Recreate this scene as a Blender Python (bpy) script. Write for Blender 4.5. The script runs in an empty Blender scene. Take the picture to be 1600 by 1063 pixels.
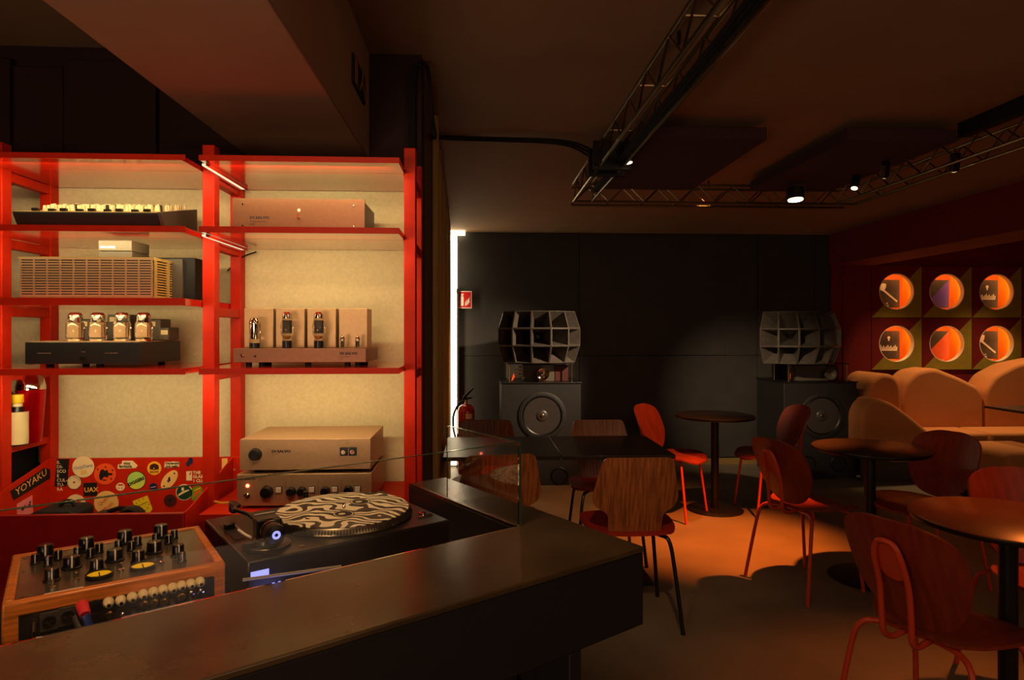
import bpy, bmesh, math, random
from math import sin, cos, pi, radians, atan2, sqrt, tan
from mathutils import Vector, Matrix
random.seed(7)
S = bpy.context.scene
COL = S.collection
# ------------------------------------------------------------------ camera
TH = radians(3.03)
EYE = 1.42
cd = bpy.data.cameras.new('camera'); cam = bpy.data.objects.new('camera', cd); COL.objects.link(cam)
cd.sensor_width = 36; cd.lens = 22.5; cd.shift_y = -13.5/1600; cd.clip_start = 0.02
cam.location = (0, 0, EYE); cam.rotation_euler = (pi/2, 0, -TH)
S.camera = cam
# ------------------------------------------------------------------ view / world
S.view_settings.view_transform = 'Standard'; S.view_settings.look = 'None'
S.view_settings.exposure = 0.0; S.view_settings.gamma = 1.0
S.view_settings.use_curve_mapping = False
w = bpy.data.worlds.new('world'); S.world = w; w.use_nodes = True
w.node_tree.nodes['Background'].inputs[0].default_value = (0.02, 0.012, 0.008, 1)
w.node_tree.nodes['Background'].inputs[1].default_value = 0.2

def light(kind, name, loc, energy, color, aim=None, **kw):
    l = bpy.data.lights.new(name, kind); l.energy = energy; l.color = color
    o = bpy.data.objects.new(name, l); COL.objects.link(o); o.location = loc
    if aim is not None:
        d = Vector(aim) - Vector(loc)
        o.rotation_euler = d.to_track_quat('-Z', 'Y').to_euler()
    for k, v in kw.items(): setattr(l, k, v)
    return o

RV = Vector((cos(TH), -sin(TH), 0)); FV = Vector((sin(TH), cos(TH), 0))
def CW(l, d, z=0.0):            # camera lateral / depth -> world
    p = RV*l + FV*d; return Vector((p.x, p.y, z))
def PY(u, v, Y):                # pixel on the vertical plane y = Y
    r = FV + RV*((u-800)/1000); s = Y/r.y
    return Vector((r.x*s, Y, EYE - (v-518)/1000*s))
def PX(u, v, X):
    r = FV + RV*((u-800)/1000); s = X/r.x
    return Vector((X, r.y*s, EYE - (v-518)/1000*s))
def PZ(u, v, z):
    s = (EYE-z)*1000/(v-518); r = (FV + RV*((u-800)/1000))*s
    return Vector((r.x, r.y, z))

YB = 6.74                       # back wall
ZC = 2.468                      # ceiling
AMB = (1.0, 0.62, 0.36); WARM = (1.0, 0.80, 0.40); ORG = (1.0, 0.22, 0.03)
# unseen soft fill lights, added to brighten ceiling, beam and counter
light('AREA', 'room_fill', (2.7, -1.3, 1.9), 17, AMB, aim=(2.6, 1.5, 2.4), shape='RECTANGLE', size=2.5, size_y=0.8)
light('AREA', 'bar_fill', (-0.9, -0.5, 1.2), 13, (1, .66, .42), aim=(-0.6, 1.0, 2.1), shape='RECTANGLE', size=0.8, size_y=0.3)
light('AREA', 'counter_fill', (-0.45, 0.75, 2.04), 7, (1, .66, .36), aim=(-0.45, 1.2, 0.9), shape='RECTANGLE', size=0.3, size_y=0.1)
# downlights on the truss and ceiling, plus an added bar fill
def spot(name, loc, aim, e, c, size, blend=.5, r=.03):
    return light('SPOT', name, loc, e, c, aim=aim, spot_size=radians(size), spot_blend=blend, shadow_soft_size=r)
SPOT_HEADS = []
spot('floor_spot', PZ(1325, 296, 2.24), PZ(1140, 845, 0), 900, (1, .19, .018), 46, 1.0)
spot('speaker_spot', (1.0, 3.25, 2.30), (2.65, 6.1, .85), 400, (1, .72, .44), 30, 1.0)
spot('speaker_spot', (2.35, 4.2, 2.24), (0.36, 6.1, .92), 500, (1, .72, .46), 40, 1.0)
spot('table_spot', (2.9, 2.9, 2.40), (2.05, 2.35, 0.6), 170, ORG, 46, 1.0)
spot('chair_spot', (1.6, 4.45, 2.40), (1.25, 4.85, 0.7), 150, (1, .36, .10), 60, 1.0)
spot('bar_fill_spot', (0.35, 1.0, 2.44), (0.72, 3.1, 0.6), 70, (1, .56, .26), 36, 1.0)  # unseen downlight added to brighten the nearest wooden chair
spot('sofa_spot', (4.35, 6.12, 2.42), (4.45, 5.95, 0), 62, (1, .62, .28), 84, .8)
spot('sofa_spot', (5.5, 6.12, 2.42), (5.3, 5.95, 0), 75, (1, .62, .28), 84, .8)
light('AREA', 'slot_lamp', (-.26, 6.58, 1.2), 4, (1, .82, .52), aim=(1.0, 6.75, 1.2), shape='RECTANGLE', size=.03, size_y=2.2)

# ------------------------------------------------------------------ materials
def s2l(c):
    c = c/255.0
    return c/12.92 if c <= .04045 else ((c+.055)/1.055)**2.4
def rgb(r, g, b): return (s2l(r), s2l(g), s2l(b), 1)
MATS = {}
def mat(name, col, rough=.5, metal=0, noise=0, nscale=20, bump=0, bscale=200, emit=None, es=1, trans=0, ior=1.45, coat=0, spec=None, stretch=None, col2=None):
    m = bpy.data.materials.new(name); m.use_nodes = True; nt = m.node_tree; N = nt.nodes; L = nt.links
    b = N['Principled BSDF']; b.inputs['Base Color'].default_value = col
    b.inputs['Roughness'].default_value = rough; b.inputs['Metallic'].default_value = metal
    b.inputs['IOR'].default_value = ior
    if coat: b.inputs['Coat Weight'].default_value = coat; b.inputs['Coat Roughness'].default_value = .15
    if spec is not None: b.inputs['Specular IOR Level'].default_value = spec
    if trans: b.inputs['Transmission Weight'].default_value = trans
    if emit:
        b.inputs['Emission Color'].default_value = emit; b.inputs['Emission Strength'].default_value = es
    if noise or bump or col2:
        tc = N.new('ShaderNodeTexCoord'); mp = N.new('ShaderNodeMapping'); L.new(tc.outputs['Object'], mp.inputs[0])
        if stretch: mp.inputs['Scale'].default_value = stretch
    if noise or col2:
        n = N.new('ShaderNodeTexNoise'); n.inputs['Scale'].default_value = nscale; n.inputs['Detail'].default_value = 5
        L.new(mp.outputs[0], n.inputs[0])
        r = N.new('ShaderNodeValToRGB'); L.new(n.outputs['Fac'], r.inputs[0])
        k = noise or .0
        c1 = tuple(max(0, x*(1-k)) for x in col[:3])+(1,)
        c2 = col2 if col2 else tuple(min(1, x*(1+k)) for x in col[:3])+(1,)
        r.color_ramp.elements[0].position = .35; r.color_ramp.elements[1].position = .65
        r.color_ramp.elements[0].color = c1; r.color_ramp.elements[1].color = c2
        L.new(r.outputs[0], b.inputs['Base Color'])
    if bump:
        n2 = N.new('ShaderNodeTexNoise'); n2.inputs['Scale'].default_value = bscale; n2.inputs['Detail'].default_value = 3
        L.new(mp.outputs[0], n2.inputs[0])
        bp = N.new('ShaderNodeBump'); bp.inputs['Strength'].default_value = bump; bp.inputs['Distance'].default_value = .004
        L.new(n2.outputs['Fac'], bp.inputs['Height']); L.new(bp.outputs[0], b.inputs['Normal'])
    MATS[name] = m; return m
def M(n): return MATS[n]
mat('red_steel', rgb(190, 34, 3), .5, spec=.22, noise=.06, nscale=30, bump=.05)
mat('red_dark', rgb(150, 12, 10), .45, noise=.08)
mat('back_fabric', rgb(214, 198, 158), .95, noise=.05, nscale=90, bump=.4, bscale=500)
mat('shelf_gloss', rgb(196, 30, 8), .13, coat=1, spec=1.0)
mat('ceiling_paint', rgb(150, 118, 88), .8, noise=.06, nscale=3, bump=.05, bscale=60)
mat('beam_paint', rgb(146, 112, 86), .75, noise=.05, nscale=4, bump=.05, bscale=60)
mat('wall_black', rgb(48, 44, 41), .62, noise=.12, nscale=6, bump=.15, bscale=120)
mat('wall_bar', rgb(48, 24, 20), .8, noise=.1, nscale=5)
mat('wall_brown', rgb(96, 76, 52), .85, noise=.06, nscale=5)
mat('wall_red', rgb(112, 14, 10), .7, noise=.08, nscale=8, bump=.1, bscale=150)
mat('panel_red', rgb(110, 10, 10), .75, noise=.1, nscale=12, bump=.15, bscale=300)
mat('panel_olive', rgb(150, 134, 40), .8, noise=.08, nscale=12, bump=.15, bscale=300)
mat('niche_yellow_lit', rgb(255, 186, 50), .7)  # box sides: yellow LED glow put into the colour
mat('niche_back_shade', rgb(232, 92, 16), .7)  # box back: weaker LED light put into the colour as deeper orange
mat('niche_led', (1, .8, .4, 1), .5, emit=(1, .66, .22, 1), es=9)
mat('niche_rim', rgb(255, 246, 215), .6)
mat('floor_concrete', rgb(112, 100, 84), .5, noise=.14, nscale=2.2, bump=.1, bscale=90)
mat('gold_trim', rgb(150, 120, 70), .45, metal=.4)
mat('acoustic', rgb(62, 34, 42), .95, noise=.1, nscale=60, bump=.3, bscale=400)
mat('steel', rgb(140, 124, 96), .3, metal=1)
mat('chrome', rgb(225, 215, 200), .08, metal=1)
mat('black_metal', rgb(22, 20, 20), .4)
mat('black_plastic', rgb(20, 18, 17), .32, bump=.05)
mat('black_matte', rgb(14, 13, 13), .75)
mat('rubber', rgb(12, 12, 12), .8)
mat('horn_black', rgb(84, 77, 70), .36, noise=.15, nscale=25)
mat('cab_black', rgb(30, 28, 26), .6, noise=.12, nscale=40, bump=.15, bscale=300)
mat('cone', rgb(58, 52, 50), .36, bump=.1)
mat('counter', rgb(76, 58, 38), .2, noise=.28, nscale=5, bump=.06, bscale=50)
mat('counter_side', rgb(27, 20, 19), .6, noise=.15, nscale=5)
mat('alu', rgb(182, 146, 108), .42, metal=.55, noise=.04, nscale=80, bump=.05, bscale=400)
mat('alu_dark', rgb(128, 86, 62), .42, metal=.5, noise=.05, nscale=80)
mat('print_dark', rgb(30, 24, 24), .6)
mat('print_grey', rgb(150, 120, 115), .6)
mat('cream', rgb(214, 196, 150), .5)
mat('white_plastic', rgb(225, 210, 190), .4)
mat('cream_knob', rgb(220, 195, 140), .35)
mat('wood_frame', rgb(196, 108, 36), .35, noise=.35, nscale=9, stretch=(1, 14, 14))
mat('mixer_face', rgb(96, 82, 62), .22, metal=.5, noise=.08)
mat('rear_panel', rgb(34, 30, 28), .45, metal=.2)
mat('brass', rgb(205, 160, 70), .3, metal=1)
mat('yellow', rgb(236, 196, 30), .5)
mat('vu_yellow', rgb(230, 180, 20), .4, emit=rgb(240, 180, 10), es=.25)
mat('walnut', rgb(140, 80, 42), .42, noise=.38, nscale=7, stretch=(14, 3, .9), bump=.08, bscale=60)
mat('walnut_red', rgb(128, 46, 22), .42, noise=.3, nscale=7, stretch=(14, 3, .9))
mat('red_ply', rgb(128, 44, 20), .36, noise=.18, nscale=6, stretch=(10, 2, 1))
mat('red_tube', rgb(196, 62, 28), .35)
mat('seat_red', rgb(150, 36, 18), .4, noise=.1, nscale=10)
mat('table_black', rgb(40, 32, 29), .32, noise=.12, nscale=12)
mat('table_brown', rgb(88, 48, 28), .30, noise=.12, nscale=12)
mat('table_edge', rgb(20, 16, 15), .35)
mat('sofa_fabric', rgb(206, 134, 76), .95, noise=.06, nscale=120, bump=.35, bscale=600)
mat('curtain', rgb(206, 170, 104), .5, noise=.12, nscale=6, stretch=(20, 20, .6), coat=.15)
mat('glass', (1, 1, 1, 1), .0, trans=1, ior=1.45)
mat('glass_edge', rgb(84, 104, 78), .15, trans=.6)
mat('tube_glass', (1, .97, .92, 1), .02, trans=1, ior=1.4)
mat('getter', rgb(235, 220, 205), .12, metal=1)
mat('led_warm', (0, 0, 0, 1), .9, emit=(1, .86, .50, 1), es=1.0)
mat('led_slot', (1, .95, .85, 1), .5, emit=(1, .80, .50, 1), es=7)
mat('led_red', (1, .2, .1, 1), .5, emit=(1, .10, .05, 1), es=9)
mat('led_blue', (.3, .35, 1, 1), .5, emit=(.35, .38, 1, 1), es=1.0)
mat('lens', (1, .8, .5, 1), .5, emit=(1, .74, .36, 1), es=4)
mat('lens_wide', (1, .8, .5, 1), .5, emit=(1, .78, .45, 1), es=10)
mat('ext_red', rgb(190, 12, 18), .25, coat=.4)
mat('sign_red', rgb(190, 18, 22), .5)
mat('sign_white', rgb(230, 205, 190), .5)
mat('sign_green', rgb(14, 44, 34), .5)
mat('sign_face', rgb(150, 98, 72), .6)
mat('shaker_red', rgb(190, 8, 20), .15, metal=.7)
mat('paper', rgb(220, 200, 150), .8, noise=.05)
mat('sleeve_dark', rgb(66, 50, 46), .5, noise=.2, nscale=6)
mat('sleeve_image', rgb(72, 46, 42), .5, noise=.35, nscale=8)
mat('sleeve_print', rgb(245, 225, 215), .5)
mat('purple', rgb(94, 48, 170), .5, noise=.15, nscale=4)
mat('sleeve_orange', rgb(240, 90, 30), .5)
mat('magenta', rgb(190, 50, 150), .5)
mat('vent_metal', rgb(200, 160, 120), .45, metal=.3)
mat('vent_side', rgb(190, 160, 90), .45, metal=.3)
mat('dark_grey', rgb(64, 56, 46), .6)
mat('trafo', rgb(84, 76, 62), .55)
mat('s_orange', rgb(240, 84, 24), .55); mat('s_cream', rgb(240, 215, 165), .55); mat('s_peach', rgb(240, 190, 110), .55)
mat('s_navy', rgb(24, 32, 84), .5); mat('s_green', rgb(24, 64, 44), .5); mat('s_gold', rgb(246, 182, 34), .5)
mat('s_pink', rgb(232, 130, 140), .55); mat('s_brown', rgb(74, 24, 18), .55); mat('s_bluetext', rgb(90, 120, 170), .55)
mat('s_redtext', rgb(205, 60, 40), .55); mat('s_yellow', rgb(240, 208, 30), .55); mat('s_leaf', rgb(110, 150, 30), .55)
mat('blue_plug', rgb(30, 50, 110), .3); mat('red_plug', rgb(215, 50, 55), .35); mat('amber', rgb(245, 160, 40), .4)
mat('holo', rgb(150, 220, 120), .3, col2=rgb(220, 220, 70), nscale=14)

# black and cream record print
m = bpy.data.materials.new('record_print'); m.use_nodes = True; nt = m.node_tree; N = nt.nodes; L = nt.links
b = N['Principled BSDF']; b.inputs['Roughness'].default_value = .4
tc = N.new('ShaderNodeTexCoord'); nz = N.new('ShaderNodeTexNoise'); nz.inputs['Scale'].default_value = 9; nz.inputs['Detail'].default_value = 1.5
L.new(tc.outputs['Object'], nz.inputs[0])
sc = N.new('ShaderNodeVectorMath'); sc.operation = 'SCALE'; sc.inputs['Scale'].default_value = .20; L.new(nz.outputs['Color'], sc.inputs[0])
ad = N.new('ShaderNodeVectorMath'); ad.operation = 'ADD'; L.new(tc.outputs['Object'], ad.inputs[0]); L.new(sc.outputs[0], ad.inputs[1])
wv = N.new('ShaderNodeTexWave'); wv.inputs['Scale'].default_value = 17; wv.bands_direction = 'DIAGONAL'
wv.inputs['Distortion'].default_value = 1.0; wv.inputs['Detail Scale'].default_value = 2
L.new(ad.outputs[0], wv.inputs[0])
cr = N.new('ShaderNodeValToRGB'); cr.color_ramp.interpolation = 'CONSTANT'
cr.color_ramp.elements[0].color = rgb(26, 22, 20); cr.color_ramp.elements[1].color = rgb(245, 228, 188); cr.color_ramp.elements[1].position = .47
L.new(wv.outputs['Fac'], cr.inputs[0]); L.new(cr.outputs[0], b.inputs['Base Color']); MATS['record_print'] = m

# ------------------------------------------------------------------ mesh builder
class MB:
    def __init__(s): s.bm = bmesh.new(); s.T = Matrix()
    def _v(s, p): return s.bm.verts.new(s.T @ Vector(p))
    def face(s, vs, mi=0):
        try:
            f = s.bm.faces.new(vs); f.material_index = mi; return f
        except ValueError: return None
    def box(s, x0, x1, y0, y1, z0, z1, mi=0):
        if x0 > x1: x0, x1 = x1, x0
        if y0 > y1: y0, y1 = y1, y0
        if z0 > z1: z0, z1 = z1, z0
        v = [s._v(p) for p in ((x0,y0,z0),(x1,y0,z0),(x1,y1,z0),(x0,y1,z0),(x0,y0,z1),(x1,y0,z1),(x1,y1,z1),(x0,y1,z1))]
        for f in ((0,3,2,1),(4,5,6,7),(0,1,5,4),(1,2,6,5),(2,3,7,6),(3,0,4,7)): s.face([v[i] for i in f], mi)
        return s
    def prism(s, poly, axis, a, b, mi=0, mic=None):
        """poly 2D in the plane normal to axis; axis 'x': (y,z), 'y': (x,z), 'z': (x,y)"""
        def P(p, t):
            return {'x': (t, p[0], p[1]), 'y': (p[0], t, p[1]), 'z': (p[0], p[1], t)}[axis]
        A = [s._v(P(p, a)) for p in poly]; B = [s._v(P(p, b)) for p in poly]
        n = len(poly); mic = mi if mic is None else mic
        s.face(A, mic); s.face(B[::-1], mic)
        for i in range(n): s.face([A[i], B[i], B[(i+1) % n], A[(i+1) % n]][::-1], mi)
        return s
    def cyl(s, p0, p1, r0, r1=None, n=16, mi=0, caps=True):
        r1 = r0 if r1 is None else r1
        p0 = Vector(p0); p1 = Vector(p1); d = (p1-p0).normalized()
        a = d.orthogonal().normalized(); c = d.cross(a)
        A = []; B = []
        for i in range(n):
            t = 2*pi*i/n; o = a*cos(t)+c*sin(t)
            A.append(s._v(p0+o*r0)); B.append(s._v(p1+o*r1))
        for i in range(n): s.face([A[i], A[(i+1) % n], B[(i+1) % n], B[i]], mi)
        if caps: s.face(A[::-1], mi); s.face(B, mi)
        return s
    def tube(s, pts, r, n=8, closed=False, mi=0):
        pts = [Vector(p) for p in pts]; rings = []; prev = None; k = len(pts)
        for i, p in enumerate(pts):
            if closed: d = (pts[(i+1) % k]-pts[i-1])
            elif i == 0: d = pts[1]-pts[0]
            elif i == k-1: d = pts[-1]-pts[-2]
            else: d = (pts[i+1]-pts[i]).normalized()+(pts[i]-pts[i-1]).normalized()
            d.normalize()
            if prev is None: a = d.orthogonal().normalized()
            else:
                a = prev - d*prev.dot(d); a.normalize()
            prev = a; c = d.cross(a)
            rings.append([s._v(p+(a*cos(2*pi*j/n)+c*sin(2*pi*j/n))*r) for j in range(n)])
        m = k if closed else k-1
        for i in range(m):
            A = rings[i]; B = rings[(i+1) % k]
            for j in range(n): s.face([A[j], A[(j+1) % n], B[(j+1) % n], B[j]], mi)
        if not closed: s.face(rings[0][::-1], mi); s.face(rings[-1], mi)
        return s
    def lathe(s, prof, c=(0, 0, 0), n=24, mi=0, axis='z'):
        c = Vector(c); rings = []
        for r, z in prof:
            if r < 1e-6: rings.append([None, z]); continue
            rings.append([[r, z], z])
        def pt(r, z, t):
            a, b = r*cos(t), r*sin(t)
            return c + (Vector((a, b, z)) if axis == 'z' else Vector((a, z, b)) if axis == 'y' else Vector((z, a, b)))
        R = []
        for r, z in prof:
            if r < 1e-6: R.append([s._v(pt(0, z, 0))])
            else: R.append([s._v(pt(r, z, 2*pi*j/n)) for j in range(n)])
        for i in range(len(R)-1):
            A, B = R[i], R[i+1]
            for j in range(n):
                k = (j+1) % n
                if len(A) == 1 and len(B) == 1: break
                if len(A) == 1: s.face([A[0], B[k], B[j]], mi)
                elif len(B) == 1: s.face([A[j], A[k], B[0]], mi)
                else: s.face([A[j], A[k], B[k], B[j]], mi)
        return s
    def shell(s, outline, fn, th, rings=5, mi=0):
        """outline: closed 2D loop around (0,0); fn(a,b)->(point, normal); two skins + rim"""
        n = len(outline); top = []; bot = []
        for k in range(rings+1):
            f = k/rings
            if k == 0:
                p, nn = fn(0, 0); top.append([s._v(Vector(p)+Vector(nn)*th/2)]); bot.append([s._v(Vector(p)-Vector(nn)*th/2)]); continue
            T_, B_ = [], []
            for a, b in outline:
                p, nn = fn(a*f, b*f); p = Vector(p); nn = Vector(nn)
                T_.append(s._v(p+nn*th/2)); B_.append(s._v(p-nn*th/2))
            top.append(T_); bot.append(B_)
        for L_, fl in ((top, False), (bot, True)):
            for k in range(rings):
                A, B = L_[k], L_[k+1]
                for j in range(n):
                    q = (j+1) % n
                    f = [A[0], B[j], B[q]] if len(A) == 1 else [A[j], B[j], B[q], A[q]]
                    s.face(f[::-1] if fl else f, mi)
        A, B = top[-1], bot[-1]
        for j in range(n): s.face([A[j], B[j], B[(j+1) % n], A[(j+1) % n]], mi)
        return s

def rrect(x0, x1, y0, y1, r, n=5):
    P = []
    for cx, cy, a in ((x1-r, y1-r, 0), (x0+r, y1-r, pi/2), (x0+r, y0+r, pi), (x1-r, y0+r, 3*pi/2)):
        for i in range(n+1):
            t = a + pi/2*i/n; P.append((cx+r*cos(t), cy+r*sin(t)))
    return P
def circ(cx, cy, r, n=24, ry=None): return [(cx+r*cos(2*pi*i/n), cy+(ry or r)*sin(2*pi*i/n)) for i in range(n)]

def obj(name, mb, m, parent=None, label=None, bevel=0, smooth=True, loc=None, rot=None, kind=None):
    me = bpy.data.meshes.new(name)
    bmesh.ops.recalc_face_normals(mb.bm, faces=mb.bm.faces[:])
    mb.bm.to_mesh(me); mb.bm.free()
    for k in (m if isinstance(m, (list, tuple)) else [m]): me.materials.append(M(k))
    if smooth:
        me.polygons.foreach_set('use_smooth', [True]*len(me.polygons)); me.set_sharp_from_angle(angle=radians(38))
    o = bpy.data.objects.new(name, me); COL.objects.link(o)
    if parent: o.parent = parent
    if label: o['label'] = label
    if kind: o['kind'] = kind
    if loc is not None: o.location = loc
    if rot is not None: o.rotation_euler = rot
    if bevel:
        bv = o.modifiers.new('bevel', 'BEVEL'); bv.width = bevel; bv.segments = 2; bv.limit_method = 'ANGLE'; bv.angle_limit = radians(45)
    return o
def linked(name, me, parent, loc=(0, 0, 0), rot=(0, 0, 0), sc=None):
    o = bpy.data.objects.new(name, me); COL.objects.link(o); o.parent = parent; o.location = loc; o.rotation_euler = rot
    if sc: o.scale = sc
    return o
def thing(name, label, cat, loc=(0, 0, 0), rz=0, group=None):
    o = bpy.data.objects.new(name, None); COL.objects.link(o); o.empty_display_size = .1
    o.location = loc; o.rotation_euler = (0, 0, rz); o['label'] = label; o['category'] = cat
    if group: o['group'] = group
    return o
def tag(o, label, cat, group=None):
    o['label'] = label; o['category'] = cat
    if group: o['group'] = group
    return o
def struct(name, mb, m, bevel=0):
    return obj(name, mb, m, None, bevel=bevel, kind='structure')
def dup(root, loc, rz, label=None, group=None):
    r = root.copy(); COL.objects.link(r); r.location = loc; r.rotation_euler = (0, 0, rz)
    if label: r['label'] = label
    if group: r['group'] = group
    for ch in list(root.children):
        c = ch.copy(); COL.objects.link(c); c.parent = r
        for g in list(ch.children):
            d = g.copy(); COL.objects.link(d); d.parent = c
    return r
def text(s, size, m, parent, loc, rot=(pi/2, 0, 0), name='lettering', sx=1.0, align='LEFT', bold=0.0, space=1.0, lsp=1.0):
    cu = bpy.data.curves.new(name, 'FONT'); cu.body = s; cu.size = size; cu.align_x = align
    cu.offset = bold; cu.resolution_u = 2; cu.space_character = space; cu.space_line = lsp
    t = bpy.data.objects.new(name, cu); COL.objects.link(t)
    bpy.context.view_layer.update()
    me = bpy.data.meshes.new_from_object(t.evaluated_get(bpy.context.evaluated_depsgraph_get()))
    bpy.data.objects.remove(t); bpy.data.curves.remove(cu)
    me.materials.clear(); me.materials.append(M(m)); me.name = name
    o = bpy.data.objects.new(name, me); COL.objects.link(o); o.parent = parent; o.location = loc; o.rotation_euler = rot
    o.scale = (sx, 1, 1)
    return o

# ================================================================== SETTING
XR = 7.0; XL = -4.2; YF = -3.2
struct('floor', MB().box(XL, XR, YF, YB+.6, -.1, 0), 'floor_concrete')
struct('ceiling', MB().box(XL, XR, YF, YB+.6, ZC, ZC+.1), 'ceiling_paint')
struct('wall_front', MB().box(XL, XR, YF-.1, YF, 0, ZC), 'wall_brown')
struct('wall_right', MB().box(XR, XR+.1, YF, YB+.6, 0, ZC), 'wall_red')
struct('wall_left', MB().box(XL-.1, XL, YF, YB+.6, 0, ZC), 'wall_bar')
# wall behind the bar rack, and the partition that carries the curtain
YW = 2.44
struct('wall_bar', MB().box(XL, -.215, YW, YW+.14, 0, ZC), 'wall_bar')
struct('wall_partition', MB().prism([(-.215, YW+.14), (-.215, 3.0), (-.42, 3.3), (-.42, 6.70), (-.62, 6.70), (-.62, YW+.14)], 'z', 0, ZC), 'wall_brown')
struct('wall_return', MB().box(XL, -.42, 6.70, 6.8, 0, ZC), 'wall_brown')
# dark doors of the cupboards over the rack
cup = thing('wall_cupboard', 'dark red-black tall cupboard fronts on the wall above and behind the red rack', 'cupboard', (0, 0, 0))
xs = [PY(u, 100, YW).x for u in (-260, -60, 28, 108, 253, 420)]
for i in range(5):
    obj('door', MB().box(xs[i]+.004, xs[i+1]-.004, YW-.03-.008*(i % 2), YW-.002, 2.0, PY(100, 100+(i == 2)*10, YW).z), 'wall_bar', cup, bevel=.002)
# back wall: base board and proud black boards with joints
xa = PY(716, 400, YB).x; xz = PY(1297, 400, YB).x
wb = struct('wall_back', MB().box(-.62, PY(1357, 456, YB).x, YB+.02, YB+.1, 0, ZC), 'black_matte')
struct('wall_outer', MB().box(PY(1357, 456, YB).x, XR, YB+.34, YB+.42, 0, ZC), 'black_matte')
zj = PY(800, 556, YB).z; ztop = PY(1000, 365, YB).z
xc = [xa] + [PY(u, 400, YB).x for u in (905, 1183, 1272)] + [xz]
for i in range(4):
    for z0, z1 in ((.07, zj), (zj, ztop)):
        obj('wall_board', MB().box(xc[i]+.0025, xc[i+1]-.0025, YB-.012, YB+.02, z0+.0025, z1-.0025), 'wall_black', wb, bevel=.002)
a = PY(1134, 531, YB-.02); c = PY(1181, 556, YB-.02)
obj('access_hatch', MB().box(a.x, c.x, YB-.02, YB-.011, c.z+.004, a.z), 'wall_black', wb, bevel=.002)
struct('trim_1', MB().box(xa, xz+.0, YB-.03, YB-.012, .0, .065), 'gold_trim')
struct('trim_2', MB().box(xa, xz, YB-.06, YB+.02, ztop, ZC), 'ceiling_paint')
# glowing slot in the left corner
slot = thing('light_slot', 'tall glowing white light slot in the back left corner beside the curtain', 'light', (0, 0, 0))
obj('diffuser', MB().box(-.345, xa-.012, YB-.02, YB, 0.02, PY(710, 362, YB).z), 'led_slot', slot)
obj('diffuser', MB().box(-.33, PY(727, 355, YB).x, YB-.09, YB-.065, ZC-.05, ZC-.004), 'led_slot', slot)
obj('edge_profile', MB().box(xa-.012, xa+.008, YB-.09, YB-.012, 0, PY(716, 452, YB).z), 'black_metal', slot)
# bulkhead over the alcove on the right
struct('trim_3', MB().box(3.79, 4.25, YF, YB+.02, 2.13, ZC), 'wall_red', bevel=.004)
# red wall round the niche panels
X0 = PY(1357, 456, YB).x; ZT = PY(1430, 416, YB).z; SQ = (PY(1513, 456, YB).x - X0)/2
ZB = ZT - 2*SQ; X4 = X0 + 4*SQ
rw = struct('wall_alcove', MB().box(xz, X0, YB-.04, YB+.02, 0, ZC).box(X0, X4, YB-.03, YB+.02, 0, ZB-.004).box(X0, X4, YB-.03, YB+.02, ZT+.004, ZC).box(X4, XR, YB-.03, YB+.02, 0, ZC), 'wall_red', bevel=.002)
obj('wall_board', MB().box(PY(1313, 500, YB).x, X0-.004, YB-.055, YB-.04, .3, ZT), 'panel_red', rw, bevel=.003)

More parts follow.
